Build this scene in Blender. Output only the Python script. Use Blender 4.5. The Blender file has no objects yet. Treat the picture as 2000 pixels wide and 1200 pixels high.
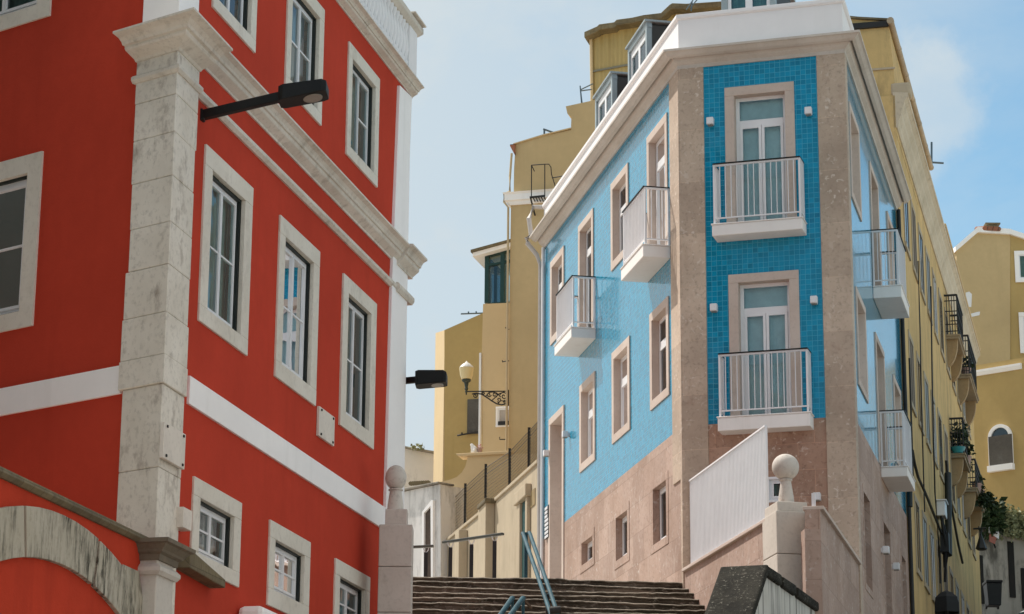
import bpy, bmesh, math, random
from mathutils import Vector, Matrix
random.seed(7)
R = math.radians
SC = bpy.context.scene
COL = SC.collection

# ------------------------------------------------------------------ camera
F, PX, PY = 4909.0, 1000.0, 600.0
PITCH, ROLL = R(15.387), R(0.421)
CAM = Vector((0, 0, 1.6))
fw = Vector((0, math.cos(PITCH), math.sin(PITCH)))
_up = Vector((0, -math.sin(PITCH), math.cos(PITCH)))
_rt = Vector((1, 0, 0))
rt = _rt * math.cos(ROLL) + _up * math.sin(ROLL)
up = -_rt * math.sin(ROLL) + _up * math.cos(ROLL)
cd = bpy.data.cameras.new('camera')
cam = bpy.data.objects.new('camera', cd)
COL.objects.link(cam)
cam.matrix_world = Matrix(((rt.x, up.x, -fw.x, CAM.x), (rt.y, up.y, -fw.y, CAM.y), (rt.z, up.z, -fw.z, CAM.z), (0, 0, 0, 1)))
cd.sensor_width = 36; cd.lens = 36 * F / 2000
cd.clip_start = 0.5; cd.clip_end = 3000
SC.camera = cam

def ray(x, y):
    return fw + rt * ((x - PX) / F) - up * ((y - PY) / F)
def at(x, y, Y):
    d = ray(x, y)
    return CAM + d * (Y / d.y)
def proj(p):
    d = Vector(p) - CAM
    w = d.dot(fw)
    return PX + F * d.dot(rt) / w, PY - F * d.dot(up) / w

# ------------------------------------------------------------------ vertical planes (plan line, travel direction, outward on its right)
class Wall:
    def __init__(self, p, ang):
        self.p = Vector((p[0], p[1])); a = R(ang)
        self.u = Vector((math.sin(a), math.cos(a)))
        self.n = Vector((self.u.y, -self.u.x))
    def pt(self, s, z, o=0.0):
        q = self.p + self.u * s + self.n * o
        return Vector((q.x, q.y, z))
    def hit(self, x, y, o=0.0):
        d = ray(x, y); d2 = Vector((d.x, d.y)); c = Vector((CAM.x, CAM.y))
        t = (self.p + self.n * o - c).dot(self.n) / d2.dot(self.n)
        q = c + d2 * t
        return (q - self.p).dot(self.u), CAM.z + d.z * t
    def rect(self, tl, tr, br, bl, o=0.0):
        a, b, c, d = [self.hit(*k, o) for k in (tl, tr, br, bl)]
        return (a[0] + d[0]) / 2, (b[0] + c[0]) / 2, (c[1] + d[1]) / 2, (a[1] + b[1]) / 2
    def depth(self, s, z, x):
        lo, hi = -2.0, 4.0
        f = lambda o: proj(self.pt(s, z, o))[0] - x
        fl = f(lo)
        for _ in range(50):
            m = (lo + hi) / 2
            if (f(m) > 0) == (fl > 0): lo = m
            else: hi = m
        return (lo + hi) / 2
    def off(self, o):
        w = Wall((0, 0), 0); w.u = self.u; w.n = self.n; w.p = self.p + self.n * o
        return w

# ------------------------------------------------------------------ mesh builder
class MB:
    def __init__(self):
        self.v = []; self.f = []; self.uv = []
    def face(self, pts, uvs=None):
        i = len(self.v)
        self.v += [Vector(p) for p in pts]
        self.f.append(list(range(i, i + len(pts))))
        self.uv.append(uvs)
    def wbox(self, W, s0, s1, z0, z1, o0, o1):
        self.wprism(W, [(s0, z0), (s1, z0), (s1, z1), (s0, z1)], o0, o1)
        return self
    def wprism(self, W, poly, o0, o1):
        A = sum(poly[i][0] * poly[(i + 1) % len(poly)][1] - poly[(i + 1) % len(poly)][0] * poly[i][1] for i in range(len(poly)))
        if A < 0: poly = poly[::-1]
        if o0 > o1: o0, o1 = o1, o0
        U = lambda s, z, o: (s + o, z + o)
        self.face([W.pt(s, z, o1) for s, z in poly], [U(s, z, o1) for s, z in poly])
        self.face([W.pt(s, z, o0) for s, z in poly[::-1]], [U(s, z, o0) for s, z in poly[::-1]])
        n = len(poly)
        for i in range(n):
            a, b = poly[i], poly[(i + 1) % n]
            q = [(a, o0), (b, o0), (b, o1), (a, o1)]
            self.face([W.pt(p[0], p[1], o) for p, o in q], [U(p[0], p[1], o) for p, o in q])
        return self
    def box(self, c, size, rot=0.0):
        W = Wall((c[0], c[1]), 90 - math.degrees(rot))
        return self.wbox(W, -size[0] / 2, size[0] / 2, c[2] - size[2] / 2, c[2] + size[2] / 2, -size[1] / 2, size[1] / 2)
    def grid(self, W, s0, s1, z0, z1, holes, o=0.0, flip=False):
        S = sorted(set([s0, s1] + [min(max(h[i], s0), s1) for h in holes for i in (0, 1)]))
        Z = sorted(set([z0, z1] + [min(max(h[i], z0), z1) for h in holes for i in (2, 3)]))
        for a, b in zip(S, S[1:]):
            for c, d in zip(Z, Z[1:]):
                if b - a < 1e-5 or d - c < 1e-5: continue
                ms, mz = (a + b) / 2, (c + d) / 2
                if any(h[0] < ms < h[1] and h[2] < mz < h[3] for h in holes): continue
                q = [(a, c), (b, c), (b, d), (a, d)]
                self.face([W.pt(s, z, o) for s, z in q], q)
        return self
    def sweep(self, path, prof, closed_prof=True, cap=True):
        """path: plan points, outward to the right of travel; prof: (o, z) polygon, mitred at corners"""
        P = [Vector(p) for p in path]; n = len(P); N = []
        for i in range(n):
            ns = []
            if i > 0: d = (P[i] - P[i - 1]).normalized(); ns.append(Vector((d.y, -d.x)))
            if i < n - 1: d = (P[i + 1] - P[i]).normalized(); ns.append(Vector((d.y, -d.x)))
            if len(ns) == 1: N.append(ns[0])
            else: m = (ns[0] + ns[1]); N.append(m / (1 + ns[0].dot(ns[1])))
        L = [0.0]
        for i in range(1, n): L.append(L[-1] + (P[i] - P[i - 1]).length)
        k = len(prof)
        acc = [0.0]
        for j in range(k):
            a, b = prof[j], prof[(j + 1) % k]; acc.append(acc[-1] + math.hypot(a[0] - b[0], a[1] - b[1]))
        pt = lambda i, j: Vector((*(P[i] + N[i] * prof[j][0]), prof[j][1]))
        for i in range(n - 1):
            for j in range(k if closed_prof else k - 1):
                j2 = (j + 1) % k
                self.face([pt(i, j), pt(i + 1, j), pt(i + 1, j2), pt(i, j2)],
                          [(L[i], prof[0][1] + acc[j]), (L[i + 1], prof[0][1] + acc[j]), (L[i + 1], prof[0][1] + acc[j + 1]), (L[i], prof[0][1] + acc[j + 1])])
        if cap and closed_prof:
            self.face([pt(0, j) for j in range(k)], [(prof[j][0], prof[j][1]) for j in range(k)])
            self.face([pt(n - 1, j) for j in range(k)][::-1], [(prof[j][0], prof[j][1]) for j in range(k)][::-1])
        return self
    def tube(self, pts, r, n=8, caps=True):
        pts = [Vector(p) for p in pts]; rings = []
        for i, p in enumerate(pts):
            d = (pts[min(i + 1, len(pts) - 1)] - pts[max(i - 1, 0)]).normalized()
            a = d.orthogonal().normalized() if abs(d.z) > .99 else d.cross(Vector((0, 0, 1))).normalized()
            b = d.cross(a)
            rr = r[i] if isinstance(r, (list, tuple)) else r
            rings.append([p + (a * math.cos(2 * math.pi * k / n) + b * math.sin(2 * math.pi * k / n)) * rr for k in range(n)])
        for A, B in zip(rings, rings[1:]):
            for k in range(n):
                self.face([A[k], A[(k + 1) % n], B[(k + 1) % n], B[k]])
        if caps: self.face(rings[0][::-1]); self.face(rings[-1])
        return self
    def bar(self, a, b, w, h):
        """square bar from a to b, w across (horizontal), h the other way"""
        a, b = Vector(a), Vector(b); d = (b - a).normalized()
        x = Vector((1, 0, 0)) if abs(d.z) > .99 else d.cross(Vector((0, 0, 1))).normalized()
        y = x.cross(d)
        c = [x * w / 2 + y * h / 2, -x * w / 2 + y * h / 2, -x * w / 2 - y * h / 2, x * w / 2 - y * h / 2]
        A = [a + k for k in c]; B = [b + k for k in c]
        for k in range(4): self.face([A[k], B[k], B[(k + 1) % 4], A[(k + 1) % 4]])
        self.face(A); self.face(B[::-1])
        return self
    def lathe(self, c, prof, n=28):
        c = Vector(c)
        for (r0, z0), (r1, z1) in zip(prof, prof[1:]):
            for k in range(n):
                a, b = 2 * math.pi * k / n, 2 * math.pi * (k + 1) / n
                P = lambda r, t, z: c + Vector((r * math.cos(t), r * math.sin(t), z))
                q = [P(r0, a, z0), P(r0, b, z0), P(r1, b, z1), P(r1, a, z1)]
                if r0 < 1e-6: q = [q[0], q[2], q[3]]
                elif r1 < 1e-6: q = q[:3]
                self.face(q)
        return self
    def build(self, name, m, parent=None, smooth=False, bevel=0.0, label=None):
        me = bpy.data.meshes.new(name)
        off = parent_world(parent)
        me.from_pydata([v - off for v in self.v], [], self.f)
        uvl = me.uv_layers.new(name='UVMap')
        li = 0
        for f, u in zip(self.f, self.uv):
            for k in range(len(f)):
                uvl.data[li].uv = u[k] if u else (self.v[f[k]].x + self.v[f[k]].y, self.v[f[k]].z)
                li += 1
        bm = bmesh.new(); bm.from_mesh(me)
        bmesh.ops.remove_doubles(bm, verts=bm.verts, dist=1e-4)
        bmesh.ops.recalc_face_normals(bm, faces=bm.faces)
        if smooth:
            for f in bm.faces: f.smooth = True
        bm.to_mesh(me); bm.free()
        if smooth: me.set_sharp_from_angle(angle=R(40))
        me.materials.append(m)
        o = bpy.data.objects.new(name, me); COL.objects.link(o)
        if parent: o.parent = parent
        else: pass
        if bevel:
            b = o.modifiers.new('bevel', 'BEVEL'); b.width = bevel; b.segments = 2; b.limit_method = 'ANGLE'; b.angle_limit = R(35)
            b.harden_normals = False
        if label: o['label'] = label
        return o

def parent_world(o):
    p = Vector((0, 0, 0))
    while o: p += o.location; o = o.parent
    return p
def thing(name, label, cat, loc, group=None):
    o = bpy.data.objects.new(name, None); COL.objects.link(o)
    o.empty_display_size = .3
    o.location = loc; o['label'] = label; o['category'] = cat
    if group: o['group'] = group
    return o
def tag(o, label, cat, group=None):
    o['label'] = label; o['category'] = cat
    if group: o['group'] = group
    return o
def struct(o, kind='structure'):
    o['kind'] = kind
    return o

# ------------------------------------------------------------------ materials
def srgb(r, g, b):
    f = lambda c: (c / 255 / 12.92) if c / 255 <= .04045 else ((c / 255 + .055) / 1.055) ** 2.4
    return (f(r), f(g), f(b), 1)
class M:
    def __init__(self, name, rough=.7, spec=.4, metal=0.0):
        m = bpy.data.materials.new(name); m.use_nodes = True
        self.m = m; self.t = m.node_tree; self.N = self.t.nodes; self.L = self.t.links
        self.bsdf = self.N['Principled BSDF']
        self.bsdf.inputs['Roughness'].default_value = rough
        self.bsdf.inputs['Specular IOR Level'].default_value = spec
        self.bsdf.inputs['Metallic'].default_value = metal
        self.tc = self.N.new('ShaderNodeTexCoord')
        self.h = None
    def map(self, scale=(1, 1, 1), uv=False):
        mp = self.N.new('ShaderNodeMapping'); mp.inputs['Scale'].default_value = scale
        self.L.new(self.tc.outputs['UV' if uv else 'Object'], mp.inputs['Vector'])
        return mp.outputs['Vector']
    def noise(self, scale, detail=4, rough=.55, vec=None, stretch=(1, 1, 1), dist=0.0):
        n = self.N.new('ShaderNodeTexNoise'); n.inputs['Scale'].default_value = scale
        n.inputs['Detail'].default_value = detail; n.inputs['Roughness'].default_value = rough; n.inputs['Distortion'].default_value = dist
        self.L.new(vec or self.map(stretch), n.inputs['Vector'])
        return n.outputs['Fac']
    def ramp(self, fac, lo, hi, a=0.0, b=1.0):
        n = self.N.new('ShaderNodeMapRange'); n.clamp = True
        n.inputs['From Min'].default_value = lo; n.inputs['From Max'].default_value = hi
        n.inputs['To Min'].default_value = a; n.inputs['To Max'].default_value = b
        self.L.new(fac, n.inputs['Value'])
        return n.outputs['Result']
    def mix(self, fac, a, b, blend='MIX'):
        n = self.N.new('ShaderNodeMix'); n.data_type = 'RGBA'; n.blend_type = blend
        for sock, v in ((n.inputs['Factor'], fac), (n.inputs['A'], a), (n.inputs['B'], b)):
            if hasattr(v, 'is_output'): self.L.new(v, sock)
            elif isinstance(v, (int, float)): sock.default_value = v
            else: sock.default_value = (*v[:3], 1)
        return n.outputs['Result']
    def math(self, op, a, b=None):
        n = self.N.new('ShaderNodeMath'); n.operation = op
        for i, v in enumerate((a, b)):
            if v is None: continue
            if hasattr(v, 'is_output'): self.L.new(v, n.inputs[i])
            else: n.inputs[i].default_value = v
        return n.outputs[0]
    def brick(self, w, h, mortar, c1, c2, cm, offset=.5, smooth=.1, bias=0.0, sx=1.0):
        n = self.N.new('ShaderNodeTexBrick'); n.offset = offset; n.squash = 1
        n.inputs['Scale'].default_value = 1; n.inputs['Brick Width'].default_value = w; n.inputs['Row Height'].default_value = h
        n.inputs['Mortar Size'].default_value = mortar; n.inputs['Mortar Smooth'].default_value = smooth; n.inputs['Bias'].default_value = bias
        for k, v in (('Color1', c1), ('Color2', c2), ('Mortar', cm)): n.inputs[k].default_value = (*v[:3], 1)
        self.L.new(self.map((1, 1, 1), True), n.inputs['Vector'])
        return n.outputs['Color'], n.outputs['Fac']
    def color(self, c):
        if hasattr(c, 'is_output'): self.L.new(c, self.bsdf.inputs['Base Color'])
        else: self.bsdf.inputs['Base Color'].default_value = (*c[:3], 1)
        return self
    def rough(self, r):
        self.L.new(r, self.bsdf.inputs['Roughness']); return self
    def bump(self, hgt, strength=.3, dist=.01):
        b = self.N.new('ShaderNodeBump'); b.inputs['Strength'].default_value = strength; b.inputs['Distance'].default_value = dist
        self.L.new(hgt, b.inputs['Height'])
        if self.h: self.L.new(self.h, b.inputs['Normal'])
        self.h = b.outputs['Normal']; self.L.new(self.h, self.bsdf.inputs['Normal'])
        return self

def dark(c, k): return tuple(x * k for x in c[:3])
def plaster(name, c, var=.14, streak=.25, streakcol=None, bump=.25, rough=.85, grime=0.0, spec=.2):
    m = M(name, rough, spec)
    n1 = m.noise(.45, 5, .6); n2 = m.noise(6, 4, .6)
    col = m.mix(m.ramp(n1, .3, .7), dark(c, 1 - var), dark(c, 1 + var))
    col = m.mix(m.ramp(n2, .35, .75, 0, .35), col, dark(c, 1 - var * 1.3))
    if streak:
        s = m.noise(1.0, 5, .6, stretch=(3.2, 3.2, .22))
        col = m.mix(m.ramp(s, .56, .78, 0, streak), col, streakcol or dark(c, .6))
    if grime:
        g = m.noise(1.1, 8, .72, stretch=(1.6, 1.6, .5))
        col = m.mix(m.ramp(g, .5, .66, 0, grime), col, (.06, .055, .045))
    m.color(col); m.bump(m.noise(35, 4, .6), bump, .012); m.bump(n1, .15, .05)
    return m.m
def stone(name, c, c2, speck=.4, dirt=.3, dirtcol=(.12, .1, .08), block=None, bump=.35, fleck=None, joint=.62):
    m = M(name, .75, .3)
    n1 = m.noise(.9, 6, .62); n2 = m.noise(14, 5, .65); n3 = m.noise(3.2, 8, .7, stretch=(1, 1, .6))
    col = m.mix(m.ramp(n1, .35, .68), c, c2)
    if block:
        bc, bf = m.brick(block[0], block[1], .006, (.86, .84, .83), (1.10, 1.09, 1.08), (joint, joint * .96, joint * .92), .5)
        col = m.mix(1.0, col, bc, 'MULTIPLY')
        m.bump(bf, .5, -.01)
    col = m.mix(m.ramp(n2, .52, .72, 0, speck), col, dark(c2, .66))
    col = m.mix(m.ramp(n3, .55, .72, 0, dirt), col, dirtcol)
    if fleck:
        n4 = m.noise(11, 3, .5, dist=.6); n5 = m.noise(1.3, 3, .5)
        col = m.mix(m.math('MULTIPLY', m.ramp(n4, .60, .68), m.ramp(n5, .4, .6, .15, .9)), col, fleck)
    m.color(col); m.bump(n2, bump, .01); m.bump(n3, bump, .02)
    return m.m
def paint(name, c, rough=.5, var=.06, spec=.4, metal=0.0, dirt=0.0, bump=.05):
    m = M(name, rough, spec, metal)
    n = m.noise(2.5, 6, .65)
    col = m.mix(m.ramp(n, .35, .7), dark(c, 1 - var), dark(c, 1 + var))
    if dirt:
        s = m.noise(2.0, 6, .65, stretch=(4, 4, .5))
        col = m.mix(m.ramp(s, .5, .75, 0, dirt), col, dark(c, .45))
    m.color(col); m.bump(m.noise(40, 3), bump, .005)
    return m.m

RED = plaster('red_plaster', (.515, .057, .031), .12, .34, (.38, .040, .021), .22, spec=.06)
RED_OLD = plaster('weathered_red_plaster', (.50, .054, .026), .15, .35, (.27, .032, .018), .35, spec=.06)
WHITE = plaster('white_lime_paint', (.92, .90, .89), .05, .22, (.50, .48, .46), .15)
WHITE_P = plaster('white_parapet_paint', (.80, .79, .80), .04, .2, (.64, .62, .59), .12)
LIME = stone('grey_limestone', (.62, .585, .53), (.52, .485, .43), .35, .5, (.27, .20, .15), None)
LIME_Q = stone('weathered_limestone_blocks', (.78, .73, .645), (.64, .585, .50), .65, .75, (.20, .145, .11), None, .5)
LIME_S = stone('window_limestone', (.75, .705, .62), (.65, .60, .515), .35, .35, (.3, .25, .2), None, .2)
CORN = stone('cornice_stone', (.74, .69, .61), (.58, .525, .45), .5, .6, (.24, .2, .15), None, .3)
PINK = stone('pink_limestone_slabs', (.45, .335, .28), (.355, .245, .19), .75, .55, (.52, .43, .37), (.85, .62), .12, (.54, .47, .42), .72)
PINKP = stone('beige_limestone_pilaster', (.56, .455, .36), (.43, .34, .265), .75, .5, (.33, .22, .16), (1.4, 1.05), .1, (.66, .58, .50), 1.15)
PINKD = stone('red_marble_slabs', (.44, .285, .21), (.335, .20, .14), .8, .6, (.46, .34, .26), (.62, .5), .1, (.62, .50, .42), 1.25)
ROSE = stone('pale_rose_window_stone', (.60, .505, .44), (.51, .415, .355), .3, .2, (.4, .32, .26), None, .1)
BCORN = stone('blue_house_cornice_plaster', (.60, .545, .49), (.50, .445, .39), .25, .3, (.34, .29, .24), None, .2)
WPVC = paint('white_window_paint', (.78, .78, .79), .35, .03)
WMET = paint('white_railing_paint', (.78, .77, .78), .4, .03, dirt=.12)
WSLAB = plaster('white_balcony_plaster', (.84, .81, .78), .05, .3, (.45, .40, .35), .1)
DKGREEN = paint('dark_green_casing', (.012, .018, .016), .5, .2)
BLACK = paint('black_enamel', (.009, .009, .009), .5, .2, .22)
IRON = paint('dark_iron', (.018, .017, .016), .55, .3)
TEAL = paint('weathered_teal_paint', (.028, .085, .11), .6, .3, .2, dirt=.4)
ZINC = paint('blue_grey_zinc', (.30, .36, .38), .45, .08)
ZINCD = paint('dark_zinc_cheek', (.045, .042, .038), .6, .15)
YEL = plaster('ochre_plaster', (.54, .405, .22), .10, .3, (.40, .295, .155), .2)
YEL2 = plaster('deep_ochre_plaster', (.47, .335, .14), .1, .22, (.30, .2, .07), .2)
YEL3 = plaster('pale_ochre_plaster', (.61, .465, .275), .06, .12, (.42, .33, .2), .15)
YELD = plaster('street_yellow_plaster', (.60, .425, .19), .14, .6, (.30, .20, .09), .25, grime=.38)
CREAM = plaster('cream_rough_plaster', (.47, .39, .28), .12, .6, (.31, .25, .165), .5, grime=.16)
WDIRT = plaster('dirty_white_plaster', (.74, .715, .69), .07, .75, (.26, .235, .21), .4, grime=.4)
GDIRT = plaster('grey_mouldy_plaster', (.33, .30, .26), .15, .8, (.06, .055, .045), .5, grime=.8)
CORR = M('corrugated_yellow_sheet', .5, .4)
def _corr():
    m = CORR; uv = m.map((1, 1, 1), True)
    w = m.N.new('ShaderNodeTexWave'); w.wave_type = 'BANDS'; w.bands_direction = 'X'; w.inputs['Scale'].default_value = 1.15
    m.L.new(uv, w.inputs['Vector'])
    m.color(m.mix(m.ramp(m.noise(1.5, 6, .7, stretch=(3, 3, .4)), .4, .7), (.47, .35, .14), (.38, .275, .105)))
    m.bump(w.outputs['Fac'], .8, .06)
_corr(); CORR = CORR.m
def _conc():
    m = M('mossy_dark_cap', .9, .15)
    n1 = m.noise(2.2, 7, .7); n2 = m.noise(24, 6, .75); n3 = m.noise(5, 6, .7)
    c = m.mix(m.ramp(n1, .35, .65), (.042, .039, .030), (.016, .015, .012))
    c = m.mix(m.math('MULTIPLY', m.ramp(n2, .56, .66), m.ramp(n3, .42, .62)), c, (.40, .38, .32))
    m.color(c); m.bump(n2, .9, .02); m.bump(n3, .8, .05)
    return m.m
CONC = _conc()
def _steps():
    m = M('worn_stone_steps', .9, .15)
    n1 = m.noise(1.7, 8, .72, stretch=(1, 1, 3)); n2 = m.noise(9, 7, .75, stretch=(1, 1, 1.6)); n3 = m.noise(.6, 4, .6)
    # separate kerb stones, every one its own tone
    mp = m.map((.72, 1, 6.6)); w = m.N.new('ShaderNodeTexVoronoi'); w.inputs['Scale'].default_value = 1.0
    m.L.new(mp, w.inputs['Vector']); sep = m.N.new('ShaderNodeSeparateColor'); m.L.new(w.outputs['Color'], sep.inputs[0])
    c = m.mix(sep.outputs[0], (.062, .053, .041), (.215, .175, .135))
    c = m.mix(m.ramp(n1, .42, .62, 0, .75), c, (.032, .027, .017))
    c = m.mix(m.ramp(n2, .53, .68, 0, .8), c, (.36, .32, .27))
    c = m.mix(m.ramp(n3, .5, .75, 0, .6), c, (.05, .045, .03))
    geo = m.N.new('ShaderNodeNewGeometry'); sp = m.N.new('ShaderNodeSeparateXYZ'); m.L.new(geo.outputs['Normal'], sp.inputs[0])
    c = m.mix(m.math('MULTIPLY', m.ramp(sp.outputs['Z'], .2, .8, 0, .7), m.ramp(n2, .34, .6, .2, 1)), c, (.38, .33, .27))  # upward nosings paler: their sunlit edge is put into the colour, with wear
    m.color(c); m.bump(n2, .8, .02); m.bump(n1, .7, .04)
    return m.m
STEP = _steps()
def _tile():
    m = M('glazed_teal_tiles', .1, .3)
    m.bsdf.inputs['IOR'].default_value = 1.5
    m.bsdf.inputs['Coat Weight'].default_value = .6; m.bsdf.inputs['Coat Roughness'].default_value = .06; m.bsdf.inputs['Coat IOR'].default_value = 1.5
    bc, bf = m.brick(.0995, .0995, .0042, (.0, .17, .30), (.0, .27, .47), (.06, .40, .57), 0.0, .25)
    n = m.noise(1.1, 5, .6)
    c = m.mix(m.ramp(n, .35, .7, 0, .35), bc, (.0, .26, .38))
    m.color(c)
    m.bump(bf, .35, -.004)
    # every tile sits a little out of true: a per-tile random height tilts it
    nb = m.noise(9, 2, .5, vec=m.map((1, 1, 1), True)); m.bump(nb, .34, .02)
    m.rough(m.ramp(bf, 0, 1, .09, .6))
    return m.m
TILE = _tile()
def _glass(name, tint=(.62, .72, .72), refl=1.0):
    m = bpy.data.materials.new(name); m.use_nodes = True; t = m.node_tree; N = t.nodes; L = t.links
    N.remove(N['Principled BSDF']); out = N['Material Output']
    tr = N.new('ShaderNodeBsdfTransparent'); tr.inputs[0].default_value = (*tint, 1)
    gl = N.new('ShaderNodeBsdfGlossy'); gl.inputs['Roughness'].default_value = .015; gl.inputs[0].default_value = (.96, .98, 1, 1)
    fr = N.new('ShaderNodeFresnel'); fr.inputs['IOR'].default_value = 1.58
    tc = N.new('ShaderNodeTexCoord'); n = N.new('ShaderNodeTexNoise'); n.inputs['Scale'].default_value = 1.6
    b = N.new('ShaderNodeBump'); b.inputs['Strength'].default_value = .06; b.inputs['Distance'].default_value = .05
    L.new(tc.outputs['Object'], n.inputs['Vector']); L.new(n.outputs['Fac'], b.inputs['Height'])
    L.new(b.outputs['Normal'], gl.inputs['Normal']); L.new(b.outputs['Normal'], fr.inputs['Normal'])
    mx = N.new('ShaderNodeMixShader'); L.new(fr.outputs[0], mx.inputs[0]); L.new(tr.outputs[0], mx.inputs[1]); L.new(gl.outputs[0], mx.inputs[2])
    L.new(mx.outputs[0], out.inputs['Surface'])
    return m
GLASS = _glass('window_glass')
GLASSG = _glass('green_tinted_glass', (.74, .87, .87))
def cloth(name, c, folds=14):
    m = M(name, .9, .1)
    w = m.noise(1.0, 3, .5, stretch=(folds, folds, .15))
    m.color(m.mix(m.ramp(w, .3, .7), dark(c, .72), dark(c, 1.1))); m.bump(w, .5, .04)
    return m.m
CURT_W = cloth('white_lace_curtain', (.80, .77, .72))
CURT_G = cloth('pale_green_curtain', (.30, .40, .36))
ROOM_DARK = cloth('dark_room_backing', (.035, .04, .042))  # dark sheet standing in for the shade of the room behind
CURT_M = cloth('grey_green_drape', (.48, .60, .56))
BLIND = paint('blind_behind_door', (.86, .92, .92), .6, .12)
TERRA = M('terracotta_roof_tiles', .8, .3)
def _terra():
    m = TERRA
    bc, bf = m.brick(.22, .35, .015, (.36, .14, .08), (.25, .10, .06), (.08, .05, .04), .5)
    m.color(m.mix(m.ramp(m.noise(4, 6, .7), .5, .7, 0, .6), bc, (.22, .18, .13))); m.bump(bf, 1, -.03)
_terra(); TERRA = TERRA.m
OLDROOF = stone('mossy_old_roof_tiles', (.20, .16, .09), (.13, .11, .07), .6, .5, (.3, .25, .15), (.25, .2), .7)
SIGNW = paint('white_sign_enamel', (.75, .75, .77), .4, .04)
WOODG = stone('grey_weathered_wood', (.115, .105, .09), (.08, .07, .06), .5, .4, (.2, .19, .17), None, .4)
MARB = stone('white_marble_plaque', (.76, .70, .62), (.66, .60, .53), .3, .2, (.4, .36, .32), None, .1)
OPAL = M('cream_opal_glass', .3, .5); OPAL.color(OPAL.mix(OPAL.ramp(OPAL.noise(2, 3), .3, .7), (.66, .53, .26), (.72, .60, .34))); OPAL = OPAL.m
OPALW = paint('white_opal_glass', (.72, .70, .66), .3, .04)
LENS = paint('lamp_lens', (.26, .24, .20), .2, .1)
LEAF = M('leaf_green', .55, .3); LEAF.color(LEAF.mix(LEAF.ramp(LEAF.noise(3, 4), .3, .7), (.012, .026, .010), (.035, .062, .02))); LEAF = LEAF.m
LEAFP = M('pale_ivy_leaf', .6, .3); LEAFP.color(LEAFP.mix(LEAFP.ramp(LEAFP.noise(3, 4), .3, .7), (.16, .18, .09), (.34, .34, .19))); LEAFP = LEAFP.m
FUR = paint('white_fur', (.80, .79, .77), .9, .05)
POTC = paint('terracotta_pink_pot', (.44, .29, .25), .8, .15)
ASPH = stone('street_cobbles', (.10, .095, .09), (.07, .066, .062), .5, .4, (.16, .15, .14), (.12, .12), .6)
EARTH = plaster('pale_cobbled_ground', (.52, .48, .42), .12, 0)
PAVE = stone('landing_pavement', (.46, .43, .38), (.38, .35, .31), .5, .4, (.15, .13, .11), (.3, .3), .4)
BLUEC = paint('blue_car_paint', (.02, .13, .30), .2, .05, .6)
PIPEG = paint('grey_drainpipe', (.50, .47, .44), .5, .08)
PIPEY = paint('ochre_painted_pipe', (.52, .40, .24), .6, .08)

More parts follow.
